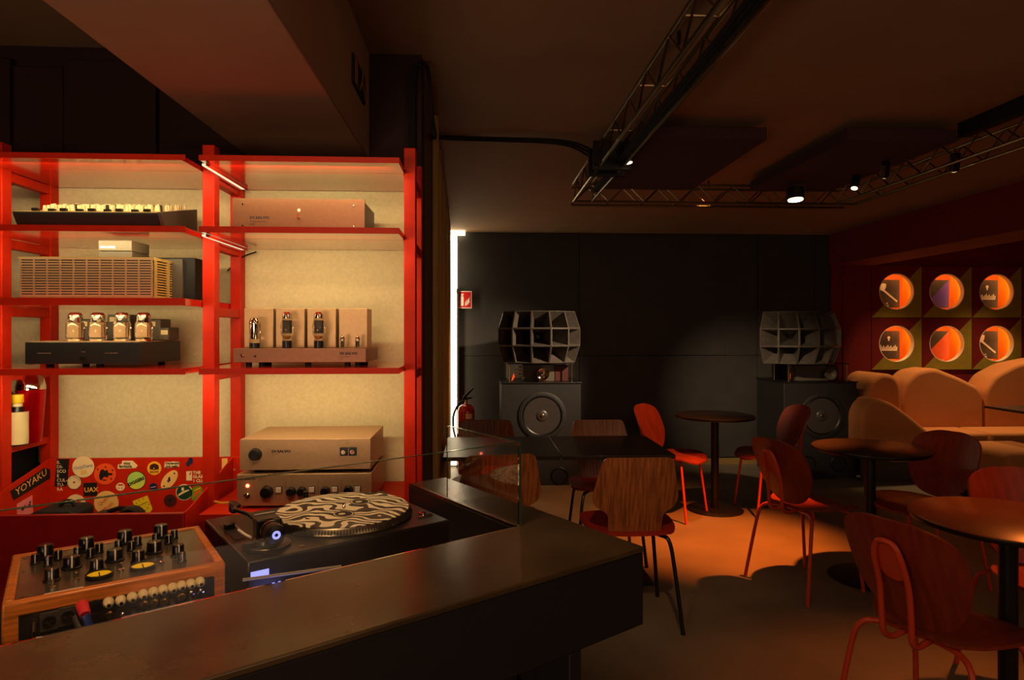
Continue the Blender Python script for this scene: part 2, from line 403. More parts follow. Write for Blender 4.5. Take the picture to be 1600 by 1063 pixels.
# square niche panels with a round window, each with a lit box behind
def niche(ix, iz, kind):
    cx = X0+SQ*(ix+.5); cz = ZT-SQ*(iz+.5); h = SQ/2-.003; R = .197
    which = 'upper' if iz == 0 else 'lower'; nth = ('first', 'second', 'third', 'fourth')[ix]
    t = thing('niche_panel', '%s square from the speaker, %s row, red and olive with round lit window' % (nth, which), 'panel', (cx, YB-.03, cz), 0, 'square niche panels on the alcove wall')
    n = 48
    for mi, nm, m in ((0, 'board', 'panel_red'), (1, 'triangle', 'panel_olive')):
        mb = MB()
        def sq(tt):
            c_, s_ = cos(tt), sin(tt); k = h/max(abs(c_), abs(s_)); return c_*k, s_*k
        a0 = pi/4 if mi == 0 else -3*pi/4
        fr, bk, fi, bi = [], [], [], []
        for i in range(n//2+1):
            tt = a0 + pi*i/(n//2); x, z = sq(tt)
            fr.append(mb._v((x, -.022, z))); bk.append(mb._v((x, 0, z)))
            fi.append(mb._v((R*cos(tt), -.022, R*sin(tt)))); bi.append(mb._v((R*cos(tt), 0, R*sin(tt))))
        for i in range(n//2):
            mb.face([fr[i], fr[i+1], fi[i+1], fi[i]]); mb.face([bk[i], bi[i], bi[i+1], bk[i+1]])
            mb.face([fr[i], bk[i], bk[i+1], fr[i+1]]); mb.face([fi[i], fi[i+1], bi[i+1], bi[i]])
        obj(nm, mb, m, t, label='olive lower right triangle' if mi else None)
    rim = MB()
    n2 = 48
    A = [[rim._v((r*cos(2*pi*i/n2), y, r*sin(2*pi*i/n2))) for i in range(n2)] for r, y in ((R-.001, -.022), (R-.007, -.022), (R-.007, .03), (R-.001, .03))]
    for q in range(4):
        for i in range(n2): rim.face([A[q][i], A[q][(i+1) % n2], A[(q+1) % 4][(i+1) % n2], A[(q+1) % 4][i]])
    obj('rim', rim, 'niche_rim', t)
    b_ = .25; D = .26
    obj('box_back', MB().box(-b_, b_, D, D+.01, -b_, b_), 'niche_back_shade', t)
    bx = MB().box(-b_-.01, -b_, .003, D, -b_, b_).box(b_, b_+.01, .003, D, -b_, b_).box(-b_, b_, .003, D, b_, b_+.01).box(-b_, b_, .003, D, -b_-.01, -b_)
    obj('lit_box', bx, 'niche_yellow_lit', t)
    obj('led_strip', MB().box(b_-.03, b_-.006, .02, .045, -b_+.06, b_-.02).box(-b_+.02, b_-.03, .02, .045, b_-.03, b_-.006), 'niche_led', t)
    # record sleeve standing inside
    ang = 0.0
    W = .31
    lb = {0: 'dark sleeve with pale figure and long instrument', 1: 'dark sleeve with a purple triangle', 2: 'dark sleeve with small pale stage scene', 3: 'dark sleeve with an orange triangle', 4: 'magenta sleeve'}[kind]
    sl = thing('record_sleeve', '%s, %s window of the %s row' % (lb, nth, which), 'record', (cx-.035, YB+.075, cz-.17+.0), 0, 'record sleeves in the round windows')
    base = {0: 'sleeve_image', 1: 'sleeve_dark', 2: 'sleeve_image', 3: 'sleeve_dark', 4: 'magenta'}[kind]
    obj('cover', MB().box(-W/2, W/2, 0, .006, 0, W), base, sl)
    obj('stand', MB().box(-.1, .1, .0, .08, -.08, -.004), 'niche_yellow_lit', sl)
    if kind in (1, 3):
        obj('print', MB().prism([(-W/2, 0), (W/2, 0), (W/2, W)], 'y', -.0012, -.0003), 'purple' if kind == 1 else 'sleeve_orange', sl)
    elif kind == 0:
        p = MB().prism([(-.12, .25), (-.10, .265), (.13, .075), (.12, .06)], 'y', -.0012, -.0003)
        p.prism([(-.05+x, .22+z) for x, z in ((-.02, -.02), (0, -.035), (.03, -.03), (.045, 0), (.05, .04), (.02, .05), (-.01, .04), (-.035, .03))], 'y', -.002, -.0013)
        p.prism([(-.115, .20), (-.09, .19), (-.07, .25), (-.10, .27)], 'y', -.0022, -.0013)
        for q in range(7): p.prism(circ(-.10+q*.02+.01*(q % 2), .025+.012*(q % 3), .009, 7), 'y', -.0012, -.0003)
        obj('print', p, 'sleeve_print', sl)
    elif kind == 2:
        p = MB().prism(circ(.03, .235, .017, 9), 'y', -.0012, -.0003).box(.022, .038, -.0012, -.0003, .20, .225)
        for q in range(14):
            x = -.10+q*.0165; hh = .03+.03*((q*7) % 5)/5
            p.box(x, x+.010, -.0012, -.0003, .10, .10+hh)
        p.box(-.11, .12, -.0024, -.0013, .092, .101)
        obj('print', p, 'sleeve_print', sl)
kinds = {(0, 0): 0, (1, 0): 1, (2, 0): 2, (3, 0): 3, (0, 1): 2, (1, 1): 3, (2, 1): 0, (3, 1): 4}
for (ix, iz), k in kinds.items(): niche(ix, iz, k)

# ceiling beam over the bar
struct('trim_4', MB().box(-.856, -.41, YF, YW, 2.07, ZC), 'beam_paint', bevel=.004)
ll = thing('fill_housing', 'added slim black housing of the counter fill light, under the ceiling beam', 'lamp', (-.45, .75, 2.045))  # made-up fixture, added to go with the counter fill light
obj('housing', MB().box(-.17, .17, -.03, .03, .003, .024), 'black_metal', ll, bevel=.002)
# exit sign on the beam
a = PX(549, 82, -.41); c = PX(567.5, 150, -.41)
ex = thing('exit_sign', 'dark green exit sign with pale running figure on the side of the ceiling beam', 'sign', (-.41, 0, 0))
zt = a.z; zb = PX(549, 128, -.41).z
obj('plate', MB().box(0.001, .008, a.y, c.y, zb, zt), 'sign_green', ex)
h_ = zt-zb; w_ = c.y-a.y
g = MB().prism([(a.y+w_*x, zb+h_*z) for x, z in ((.08, .08), (.3, .08), (.3, .92), (.08, .92))], 'x', .0085, .0095)
g.prism([(a.y+w_*x, zb+h_*z) for x, z in ((.45, .2), (.52, .15), (.66, .45), (.6, .5))], 'x', .0085, .0095)
g.prism([(a.y+w_*x, zb+h_*z) for x, z in ((.58, .45), (.7, .4), (.78, .7), (.66, .75))], 'x', .0098, .0105)
g.prism([(a.y+w_*x, zb+h_*z) for x, z in ((.66, .45), (.78, .3), (.86, .08), (.92, .1), (.84, .36), (.74, .5))], 'x', .0108, .0115)
g.prism([(y, z) for y, z in circ(a.y+w_*.74, zb+h_*.84, .011, 10)], 'x', .0085, .0095)
obj('pictogram', g, 'sign_face', ex)

# ================================================================== CURTAIN
mb = MB(); n = 220; A = []; B = []
for i in range(n+1):
    f = i/n; y = 3.02+3.43*f; x0 = -.225-.075*f + .022*sin(f*2*pi*30) + .012*sin(f*2*pi*11+1)
    A.append(mb._v((x0, y, .02))); B.append(mb._v((x0+.004*sin(i), y, ZC-.03)))
for i in range(n): mb.face([A[i], A[i+1], B[i+1], B[i]])
cu = obj('curtain', mb, 'curtain'); sm = cu.modifiers.new('s', 'SOLIDIFY'); sm.thickness = .003
tag(cu, 'heavy brown-gold pleated curtain hanging from ceiling to floor left of the light slot', 'curtain')
# ================================================================== CEILING PANELS
def cpanel(x0, x1, y0, y1, label):
    o = thing('acoustic_panel', label, 'panel', ((x0+x1)/2, (y0+y1)/2, 2.37), 0, 'acoustic panels under the ceiling')
    obj('panel', MB().box(-(x1-x0)/2, (x1-x0)/2, -(y1-y0)/2, (y1-y0)/2, 0, .062), 'acoustic', o, bevel=.003)
    for sx in (-1, 1):
        for sy in (-1, 1): obj('hanger', MB().cyl((sx*.22, sy*.45, .062), (sx*.22, sy*.45, ZC-2.37), .004, n=6), 'black_metal', o)
cpanel(.85, 1.43, 3.1, 4.22, 'dark aubergine acoustic panel hung under the ceiling, left one nearest the long truss arm')
cpanel(1.83, 2.39, 3.08, 4.22, 'dark aubergine acoustic panel hung under the ceiling, right one near the bulkhead')
tag(obj('ceiling_rail', MB().box(2.41, 2.46, .6, 3.1, 2.395, ZC), 'black_matte', bevel=.003), 'black rail on the ceiling running from the right acoustic panel towards the camera', 'rail')

# ================================================================== TRUSS
tr = thing('lighting_truss', 'steel lattice lighting truss hung in a U below the ceiling', 'truss', (0, 0, 0))
ZL, ZU = 2.30, 2.42
def arm(P, Q, wdir, n, wd=.125, ends=True):
    P = Vector(P); Q = Vector(Q); wv_ = Vector(wdir)*wd; up = Vector((0, 0, ZU-ZL))
    for o_, z_ in ((0, 0), (1, 0), (0, 1), (1, 1)):
        a_ = P+wv_*o_+up*z_; b_ = Q+wv_*o_+up*z_
        obj('chord', MB().cyl(a_, b_, .009, n=8), 'steel', tr)
    sg = (Q-P)/n
    me = None
    for side in (0, 1):
        for i in range(n):
            a_ = P+wv_*side+sg*i; b_ = P+wv_*side+sg*(i+1)
            if i % 2 == 0: b_ = b_+up
            else: a_ = a_+up
            obj('brace', MB().cyl(a_, b_, .0045, n=6), 'steel', tr)
    for i in range(0, n+1, 4):
        for zz in (1,):
            a_ = P+sg*i+up*zz
            obj('crossbar', MB().cyl(a_, a_+wv_, .0045, n=6), 'steel', tr)
arm((.645, 4.30, ZL), (.645, .55, ZL), (1, 0, 0), 26)
arm((.645, 4.43, ZL), (2.60, 4.43, ZL), (0, -1, 0), 16)
arm((2.475, 4.30, ZL), (2.475, .9, ZL), (1, 0, 0), 24)
for x, y in ((.70, 2.2), (.70, 3.6), (2.53, 2.2), (2.53, 3.6), (1.6, 4.37)):
    obj('hanger', MB().cyl((x, y, ZU), (x, y, ZC), .006, n=6), 'black_metal', tr)
for y in (3.36, 3.50): obj('clamp', MB().box(.61, .81, y, y+.03, ZL-.02, ZU+.01), 'black_metal', tr)
# spotlights
def spotlamp(loc, aim, label, r=.03, hl=.09, lens='lens'):
    t = thing('spotlight', label, 'spotlight', loc, 0, 'small spotlights on the truss')
    d = (Vector(aim)-Vector(loc)).normalized()
    obj('housing', MB().cyl(-d*hl, d*.0, r, n=16), 'black_metal', t)
    obj('bulb_face', MB().cyl(d*.0005, d*.004, r*.82, n=16), lens, t)
    obj('yoke', MB().tube([Vector((r+.006, 0, 0))-d*hl*.5, Vector((r+.006, 0, .05))-d*hl*.5, Vector((0, 0, .06))-d*hl*.5, Vector((0, 0, .075))-d*hl*.5], .004, 6), 'black_metal', t)
def at(u, v, z): return PZ(u, v, z)
spotlamp(at(983, 254, 2.30), (1.2, 3.0, 0), 'small black spotlight with a glowing face at the corner by the left acoustic panel', .02)
spotlamp(at(1243, 312, 2.26), (2.0, 3.7, 0), 'brightly glowing wide spotlight under the back truss arm', .055, .07, 'lens_wide')
spotlamp(at(1335, 294, 2.29), (1.5, 3.2, 0), 'black spotlight with warm face near the right truss corner', .022)
spotlamp(at(1382, 275, 2.29), (3.4, 5.6, .5), 'tilted black spotlight second from the right truss corner', .022)
spotlamp((2.54, 3.29, 2.285), (3.9, 5.4, 0), 'black spotlight on the right truss arm farthest from the corner, its back turned', .024)
# cables from the rack post over the wall to the truss
def spl(P, k=6):
    P = [Vector(p) for p in P]; out = []
    for i in range(len(P)-1):
        p0 = P[max(i-1, 0)]; p1 = P[i]; p2 = P[i+1]; p3 = P[min(i+2, len(P)-1)]
        for j in range(k):
            t = j/k; out.append(.5*((2*p1)+(-p0+p2)*t+(2*p0-5*p1+4*p2-p3)*t*t+(-p0+3*p1-3*p2+p3)*t**3))
    out.append(P[-1]); return out
cb = thing('cable_bundle', 'black cables climbing from the rack over the wall end and across to the truss', 'cable', (0, 0, 0))
for k in range(3):
    o_ = .010*k
    pts = [PY(641+3*k, 238, YW-.02), PY(641+3*k, 150, YW-.02), PY(645+2*k, 112, YW-.025), PY(655, 98+2*k, YW-.03), PY(668-1*k, 104, YW-.03), PX(672, 140, -.195+o_), PX(680-k, 205, -.19+o_), at(692, 213+2*k, ZC-.02), at(780, 216+2*k, ZC-.02-.008*k), at(880, 220+3*k, ZC-.03), at(925, 235+6*k, ZC-.05), at(960, 262+2*k, 2.36)]
    obj('cable', MB().tube(spl(pts), .0065, 6), 'rubber', cb)
cc = thing('truss_cable', 'thick black cables laid along the long truss arm', 'cable', (0, 0, 0))
for k in range(3):
    obj('cable', MB().tube([(.735+.016*k, 4.1-.3*i, ZL+.022+.004*sin(i*1.7+k)) for i in range(13)], .009, 6), 'rubber', cc)

# ================================================================== RED RACK
YP = 1.95; YS = 1.825; YR = 2.165; YBK = 2.185
PW = .035
xm = PY(316, 400, YP).x; xr = PY(631, 400, YP).x; xl = PY(3, 400, YP).x - PW
ztop_ = PY(640, 231, YP).z
rack = thing('shelving_rack', 'tall red steel shelving rack with cream back panels and lit shelves of amplifiers', 'shelf', (0, 0, 0))
for x in (xl, xm, xr):
    obj('post', MB().box(x, x+PW, YP, YP+.04, 0, ztop_), 'red_steel', rack, bevel=.002)
    obj('post', MB().box(x, x+PW, YR, YR+.04, 0, ztop_), 'red_steel', rack, bevel=.002)
for x in (xl-.62,):
    obj('post', MB().box(x, x+PW, YP, YP+.04, 0, ztop_), 'red_steel', rack, bevel=.002)
# back panels
xbr = xr+.0
for a_, b_ in ((xl-.62+PW, xl), (xl+PW-.02, xm+.0), (xm+.005, xr+.02)):
    obj('back_panel', MB().box(a_, b_, YBK+.022, YBK+.03, .86 if b_ > xm+.1 else .985, 1.905), 'back_fabric', rack, label='cream fabric back panel', bevel=.002)
def zf(v): return PY(300, v, YS).z
SH = {1: (zf(242), zf(250.5)), 2: (zf(353.5), zf(363)), 3: (zf(466), zf(477.5)), 4: (zf(576), zf(585.5))}
xls = (xl+PW+.002, PY(290, 400, YS).x); xrs = (PY(311, 400, YS).x, PY(624, 400, YS).x)
for k, (z1, z0) in SH.items():
    obj('shelf_board', MB().box(xl-.2, xm-.002, YS, YP-.001, z0, z1).box(xl+PW, xm-.002, YP-.001, YR+.03, z0, z1), 'shelf_gloss', rack, bevel=.0015)
    if k != 3:
        obj('shelf_board', MB().box(xrs[0], xrs[1], YS, YP-.001, z0, z1).box(xm+PW+.002, xr-.002, YP-.001, YR+.03, z0, z1), 'shelf_gloss', rack, bevel=.0015)
    obj('front_edge', MB().box(xl-.2, xls[1], YS-.002, YS-.0002, z0, z1), 'red_steel', rack)
    if k != 3: obj('front_edge', MB().box(xrs[0], xrs[1], YS-.002, YS-.0002, z0, z1), 'red_steel', rack)
    for x in (xl, xm, xr):
        if k == 3 and x == xr: continue
        obj('side_rail', MB().box(x+.004, x+PW-.004, YP+.04, YR, z0-.028, z0-.0), 'red_steel', rack, bevel=.0015)
        if k == 3 and x == xm: continue
    if k in (1, 2):
        for x in (xm+PW,):
            obj('led_strip', MB().box(x+.004, x+.018, YS+.03, YR-.005, z0-.007, z0-.001), 'led_warm', rack)
            obj('led_channel', MB().box(x+.019, x+.022, YS+.02, YR, z0-.009, z0-.001).box(x-.001, x+.003, YP+.04, YR, z0-.012, z0-.001), 'red_steel', rack)
# slim lamp tubes in the shelves' front lips light the compartments
for k, (z1, z0) in SH.items():
    for (a_, b_, nm) in ((xl+PW+.02, xm-.02, 'l'), (xm+PW+.03, xr-.03, 'r')):
        if k == 3 and nm == 'r': continue
        e = {1: 1.25, 2: 1.25, 3: .9, 4: 1.15}[k]*(1.12 if nm == 'r' else 1.0)
        light('AREA', 'shelf_lamp', ((a_+b_)/2, YS+.03, z0-.012), e, WARM, aim=((a_+b_)/2, YS+.30, z0-.30), shape='RECTANGLE', size=b_-a_, size_y=.02)
for (x, yy) in ((xm+PW+.03, 0), (xl+PW+.03, 0)):
    pass
# side bay on the far left
for v, nm in ((612, 0), (697, 1)):
    pass
zbot = PY(40, 693, 2.05).z
obj('side_shelf', MB().box(xl-.58, xl-.002, YP+.04, YR-.002, zbot-.012, zbot), 'black_matte', rack, bevel=.001)
obj('side_rail', MB().box(xl+.012, xl+PW-.008, YP+.04, YR, zbot-.02, zbot+.002), 'red_steel', rack, bevel=.001)
obj('side_box', MB().box(xl-.55, xl-.03, YP+.05, YR+.04, .80, 1.055), 'black_matte', rack, bevel=.002)
obj('box_top', MB().box(xl-.55, xl-.03, YP+.05, YR+.04, 1.0555, 1.06), 'dark_grey', rack)
# amp shelf at the bottom of the right bay
zA = PY(310, 804, YS).z
obj('amplifier_shelf', MB().box(PY(310, 804, YS).x, xr-.006, YS, YP-.001, zA-.019, zA).box(xm+PW+.002, xr-.002, YP-.001, YR+.03, zA-.019, zA), 'red_steel', rack, bevel=.0015)
obj('lower_panel', MB().box(xm+PW+.002, xr-.002, YP+.06, YP+.07, 0, zA-.02), 'red_dark', rack)
obj('cable', MB().tube(spl([(xm+PW+.05, YR, SH[2][1]-.012), (xm+PW+.0, YR+.01, SH[2][1]-.03), (xm+PW-.05, YR+.015, SH[2][1]-.075)]), .0025, 6), 'rubber', rack)

# record bin under the left bay
bn = thing('record_bin', 'red sheet steel record bin covered in stickers under the left shelves', 'bin', (0, 0, 0))
YBB = 2.15
zl = PY(200, 801, YS-.02).z; zbk = PY(200, 716, YBB).z
bx0 = xl+PW+.002; bx1 = PY(290, 801, YS-.02).x
obj('front_lip', MB().box(bx0-.1, bx1, YS-.035, YS-.02, .55, zl), 'red_dark', bn, bevel=.002)
obj('back_panel', MB().box(bx0, xm+PW+.03, YBB, YBB+.01, .60, zbk), 'red_steel', bn, bevel=.001)
obj('bin_floor', MB().box(bx0, bx1-.01, YS-.02, YBB, .56, .58), 'red_dark', bn)
for xx, th in ((bx1-.004, .004), (bx0, .004)):
    obj('side_panel', MB().prism([(YS-.02, .58), (YBB, .58), (YBB, zbk), (YS+.01, zl+.004), (YS-.02, zl)], 'x', xx, xx+th), 'red_steel', bn, bevel=.0008)
obj('screw', MB().cyl((bx0+.004, 1.90, zl+.06), (bx0+.008, 1.90, zl+.06), .004, n=8), 'steel', bn)
FR = (pi/2, 0, 0)
def stick(u, v, shape, m, txts=(), label='', rot=0, extra=None):
    """sticker on the bin's back panel; sizes in metres"""
    p = PY(u, v, YBB-.0012)
    ms = [m]
    mb = MB(); mb.prism(shape, 'y', 0, .001)
    e = obj('sticker', mb, m, bn, label=label, smooth=False, loc=p, rot=(0, -radians(rot), 0))
    for (s, size, mm, x, z, al, bo) in txts:
        text(s, size, mm, e, (x, -.0006, z), align=al, bold=bo)
    if extra:
        for sh, mm, yy in extra: obj('print', MB().prism(sh, 'y', -.0006-yy, -.0001-yy), mm, e, smooth=False)
    return e
px = PY(201, 700, YBB).x-PY(200, 700, YBB).x
def R_(w, h): return [(-w/2*px, -h/2*px), (w/2*px, -h/2*px), (w/2*px, h/2*px), (-w/2*px, h/2*px)]
def Cc(r, n=28, ry=None, cx=0, cz=0): return circ(cx*px, cz*px, r*px, n, (ry or r)*px)
stick(97, 739, [(-12*px, -22*px), (5*px, -22*px), (8*px, -18*px), (11*px, 22*px), (-8*px, 22*px)], 'black_matte', [('IL\nDI-\nSCO\nE\nCUL-\nTU-\nRA', 7.2*px, 's_cream', -8*px, 14.5*px, 'LEFT', .0001)], 'black sticker with cream capitals', lsp if False else 0)
stick(130, 730, Cc(17), 's_cream', [('OnlyDans', 7.4*px, 's_bluetext', 0, -2*px, 'CENTER', .0001)], 'round cream sticker with blue letters', 10, [([(-5*px, -12*px), (4*px, -12*px), (4*px, -5*px), (-5*px, -5*px)], 's_peach', 0)])
stick(164, 741, Cc(17), 's_orange', [], 'round orange sticker with a small black drawing', 0, [([(x*px, z*px) for x, z in ((-9, -2), (-7, 6), (-3, 8), (0, 5), (4, 7), (5, 2), (12, 1), (11, -2), (5, -2), (5, -6), (-1, -4), (-5, -9), (3, -9), (1, -11), (-8, -9))], 'black_matte', 0), (Cc(1.3, 8, None, -11, 8), 'black_matte', 0), (Cc(1.3, 8, None, 1, 11), 'black_matte', 0), (Cc(1.3, 8, None, 12, 6), 'black_matte', 0), (Cc(1.3, 8, None, 10, -8), 'black_matte', 0)])
e = stick(116, 754, Cc(11.5), 'black_matte', [], 'round cream sticker with black lettering ring', 0, [(Cc(10.8), 's_cream', 0), (Cc(1.4, 10), 'black_matte', .0006)])
for k in range(18):
    t_ = 2*pi*k/18
    if k % 6 == 5: continue
    text('BACKSIDE DISCOS ROW'[k], 3.2*px, 'black_matte', e, (8.6*px*sin(t_)-1*px*cos(t_), -.0012, 8.6*px*cos(t_)+1*px*sin(t_)-1.2*px), rot=(pi/2, t_, 0))
stick(141, 765, R_(21, 21), 'black_matte', [('UAX', 10.5*px, 's_gold', -9.3*px, -4*px, 'LEFT', .0004)], 'square black sticker with orange letters', 2)
stick(199, 727, [(x*px, z*px) for x, z in ((-15, -6), (13, -5), (16, -1), (12, 3), (8, 7), (-8, 7), (-9, 2), (-15, 1))], 's_cream', [('vico', 6.5*px, 'black_matte', -6*px, 1*px, 'LEFT', .0004), ('fantasia', 6.8*px, 'black_matte', -13*px, -4*px, 'LEFT', .0004)], 'cream cut-out sticker with black letters')
stick(213, 751, Cc(15), 'black_matte', [], 'round green-yellow holographic sticker', 22, [(Cc(14), 'holo', 0)])
e = stick(213, 751.5, Cc(.5), 'black_matte', [('DIGGERS', 6.8*px, 'black_matte', 0, -3*px, 'CENTER', .0006)], 'black letters', 24); e.location.y -= .0010
stick(188, 761, Cc(7, 16, 6.5), 's_cream', [], 'small cream round sticker', 0, [([(-4*px, 2*px), (5*px, 2*px), (3*px, 4.5*px), (-3*px, 4.5*px)], 's_redtext', 0), (Cc(1, 8, None, -2.5, -2), 's_redtext', 0), (Cc(1, 8, None, 2.5, -2), 's_redtext', 0)])
stick(118, 788, Cc(15.5), 's_cream', [], 'round cream sticker with red zigzag', 0, [([(x*px, z*px) for x, z in ((-5, -3), (-1, 5), (0, 2), (4, 9), (5, 3), (9, 10), (6, -6), (3, 2), (2, -5), (0, 0), (-2, -4))], 's_redtext', 0)])
stick(166, 786, Cc(19), 's_peach', [('Quality', 8*px, 's_redtext', 1*px, 3*px, 'CENTER', 0), ('Music', 9*px, 's_redtext', -2*px, -9*px, 'CENTER', 0)], 'large round peach sticker with red script', 42)
stick(241, 732, Cc(11), 's_gold', [('SALON', 4.2*px, 'black_matte', 0, -7.2*px, 'CENTER', .0003)], 'round yellow sticker with black centre', 0, [([(x*px, z*px) for x, z in ((-7, 4), (-5, 6), (0, 8), (5, 6), (7, 4), (7, -2), (-7, -2))], 's_brown', 0), (Cc(2.8, 12), 'black_matte', .0006), (Cc(1.1, 10), 's_cream', .0012)])
stick(268.5, 726, [(x*px, z*px) for x, z in ((-12, -5), (-8, -5), (-6, -6), (-3, -5), (11, -4.5), (12, 4), (3, 4.5), (1, 5), (-1, 4), (-11, 4.5))], 's_cream', [('Disco\nclub', 4.9*px, 'black_matte', -10*px, .3*px, 'LEFT', .0004), ('sound\nradio', 4.9*px, 'black_matte', -.5*px, .3*px, 'LEFT', .0004)], 'cream cut-out sticker with two lines of black letters')
stick(264.5, 750, Cc(18, 28, 9.5), 's_peach', [], 'oval peach sticker with navy drawing', 52, [([(x*px, z*px) for x, z in ((-4, -3), (-2, -1), (0, -3), (5, 3), (0, 3), (-1, 1), (-4, 2))], 's_navy', 0), (Cc(1.4, 8, None, 13, 0), 's_navy', 0), (Cc(1.4, 8, None, -13, 0), 's_navy', 0)])
stick(239.5, 761, Cc(6.2, 18), 's_navy', [('records', 2.6*px, 's_cream', 0, -1*px, 'CENTER', .0001)], 'small round navy sticker', 12)
stick(296.5, 722, [(x*px, z*px) for x, z in ((-5, -7), (-1, -7), (0, -4), (4, -3), (5, 3), (3, 7), (-1, 6), (-3, 1), (-6, -2))], 's_navy', [], 'navy blot-shaped sticker')
e = stick(295.5, 744, R_(9, 15), 's_cream', [('THE\nGLASS\n1 CLUB', 6.6*px, 's_cream', 6*px, 3.2*px, 'LEFT', .0005)], 'cream sticker with capitals beside it', 0, [([(x*px, z*px) for x, z in ((1, 1), (4, 5), (2, 6), (0, 3))], 's_redtext', 0)])
stick(287.5, 769.5, Cc(13), 's_cream', [], 'round dark green sticker with cream rim', 0, [(Cc(11.8), 's_green', 0), ([(x*px, z*px) for x, z in ((-4, 3), (0, 3), (0, 8), (-4, 8))], 's_cream', .0006), ([(x*px, z*px) for x, z in ((-9, -6), (0, -1), (8, 3), (8, 5), (-2, 2), (-9, -3))], 's_cream', .0006)])
stick(265.8, 782.5, Cc(10.2, 22), 's_brown', [], 'round dark brown sticker', 0, [(Cc(3, 12, None, 0, 1), 'black_matte', 0)])
stick(308, 772, Cc(11, 20, 13), 's_leaf', [], 'green and orange sticker', 0, [([(x*px, z*px) for x, z in ((-6, -6), (6, 4), (6, 7), (-4, 2))], 's_orange', 0), ([(x*px, z*px) for x, z in ((-5, 4), (6, 9), (5, 11), (-4, 7))], 's_gold', 0)])
stick(222, 788, [(x*px, z*px) for x, z in ((-15, 5), (8, 14), (16, -8), (12, -14), (-8, -16))], 's_yellow', [], 'yellow square sticker', 0, [([(x*px, z*px) for x, z in ((-6, -3), (9, 4), (9, 4.7), (-6, -2.3))], 'black_matte', 0)] + [(Cc(.9, 8, None, a_, b_), 'black_matte', 0) for a_, b_ in ((-9, 2), (-8, -3), (-5, -10), (0, -11), (5, -10), (9, -6), (11, 0), (-5, 6), (2, 9))])
e = stick(351, 727, R_(9, 22), 's_peach', [('LISTEN', 5*px, 's_cream', 2*px, -9*px, 'LEFT', 0)], 'orange strip sticker beside the middle post')
# stickers on the left side panel of the bin
xq = bx0+.0045
pa, pb, pc_, pd = PX(16, 768, xq), PX(70, 731, xq), PX(81, 746, xq), PX(21, 782, xq)
sy = obj('sticker', MB().prism([(p.y, p.z) for p in (pa, pb, PX(78, 734, xq), pc_, PX(76, 749, xq), pd)], 'x', xq, xq+.001), 'black_matte', bn, label='long black sticker with gold capitals', smooth=False)
ang_ = atan2(pb.z-pa.z, pb.y-pa.y); hh = (pa-pd).length*.80
tx = text('YOYAKU', hh*1.18, 's_peach', sy, (xq+.0014, pd.y+.012, pd.z+.010), rot=(0, 0, 0), sx=1)
Wt = tx.dimensions.x
tx.matrix_basis = Matrix.Translation((xq+.0014, pd.y+.010, pd.z+.010)) @ Matrix.Rotation(ang_, 4, 'X') @ Matrix(((0, 0, 1, 0), (1, 0, 0, 0), (0, 1, 0, 0), (0, 0, 0, 1))) @ Matrix.Diagonal((1.0, 1, 1, 1))
TX_YO = (tx, (pb-pa).length*.92)
bpy.context.view_layer.update()
_me = tx.data; _w = max(v.co.x for v in _me.vertices); tx.matrix_basis = tx.matrix_basis @ Matrix.Diagonal(((pb-pa).length*.90/_w, 1, 1, 1))
p4 = [PX(26, 788, xq), PX(50, 774, xq), PX(51.5, 804, xq), PX(27, 812, xq)]
pk = obj('sticker', MB().prism([(p.y, p.z) for p in p4], 'x', xq, xq+.001), 's_pink', bn, label='pink flyer with navy figures', smooth=False)
mb = MB()
for k, (u, v, r) in enumerate(((35, 795, 3), (38, 792, 2.2), (45, 790, 2.5), (46, 785, 1.8))):
    p = PX(u, v, xq); mb.prism(circ(p.y, p.z, r*.0022, 8), 'x', xq+.0012+.0003*k, xq+.0014+.0003*k)
obj('print', mb, 's_navy', pk)
# headphones and a black case lying in the bin
hp = thing('headphones', 'black headphones lying in the record bin, only their ear cups rising over the red lip', 'headphones', (PY(205, 800, 1.98).x, 1.98, 0))
zz = PY(200, 797, 1.98).z
obj('ear_cup', MB().lathe([(0, -.02), (.034, -.02), (.04, -.01), (.04, .012), (.03, .02), (0, .02)], (.0, 0, zz-.028), axis='y'), 'black_plastic', hp)
obj('ear_cup', MB().lathe([(0, -.02), (.034, -.02), (.04, -.01), (.04, .012), (.03, .02), (0, .02)], (-.085, .01, zz-.043), axis='y'), 'black_plastic', hp)
obj('headband', MB().tube(spl([(.0, .0, zz-.0), (-.03, 0, zz+.006), (-.07, .01, zz-.006), (-.095, .01, zz-.016)]), .007, 8), 'black_plastic', hp)
bc = thing('gear_case', 'black soft gear case lying in the record bin at its left end', 'case', (PY(105, 800, 1.97).x, 1.97, 0))
z2 = PY(100, 791, 1.97).z
obj('case_body', MB().prism([(-.12, z2-.12), (.05, z2-.12), (.05, z2-.012), (.035, z2), (-.06, z2-.002), (-.12, z2-.03)], 'y', -.05, .05), 'black_matte', bc, bevel=.006)
obj('handle', MB().tube(spl([(-.02, 0, z2), (-.01, 0, z2+.012), (.012, 0, z2+.014), (.022, 0, z2)]), .006, 8), 'rubber', bc)

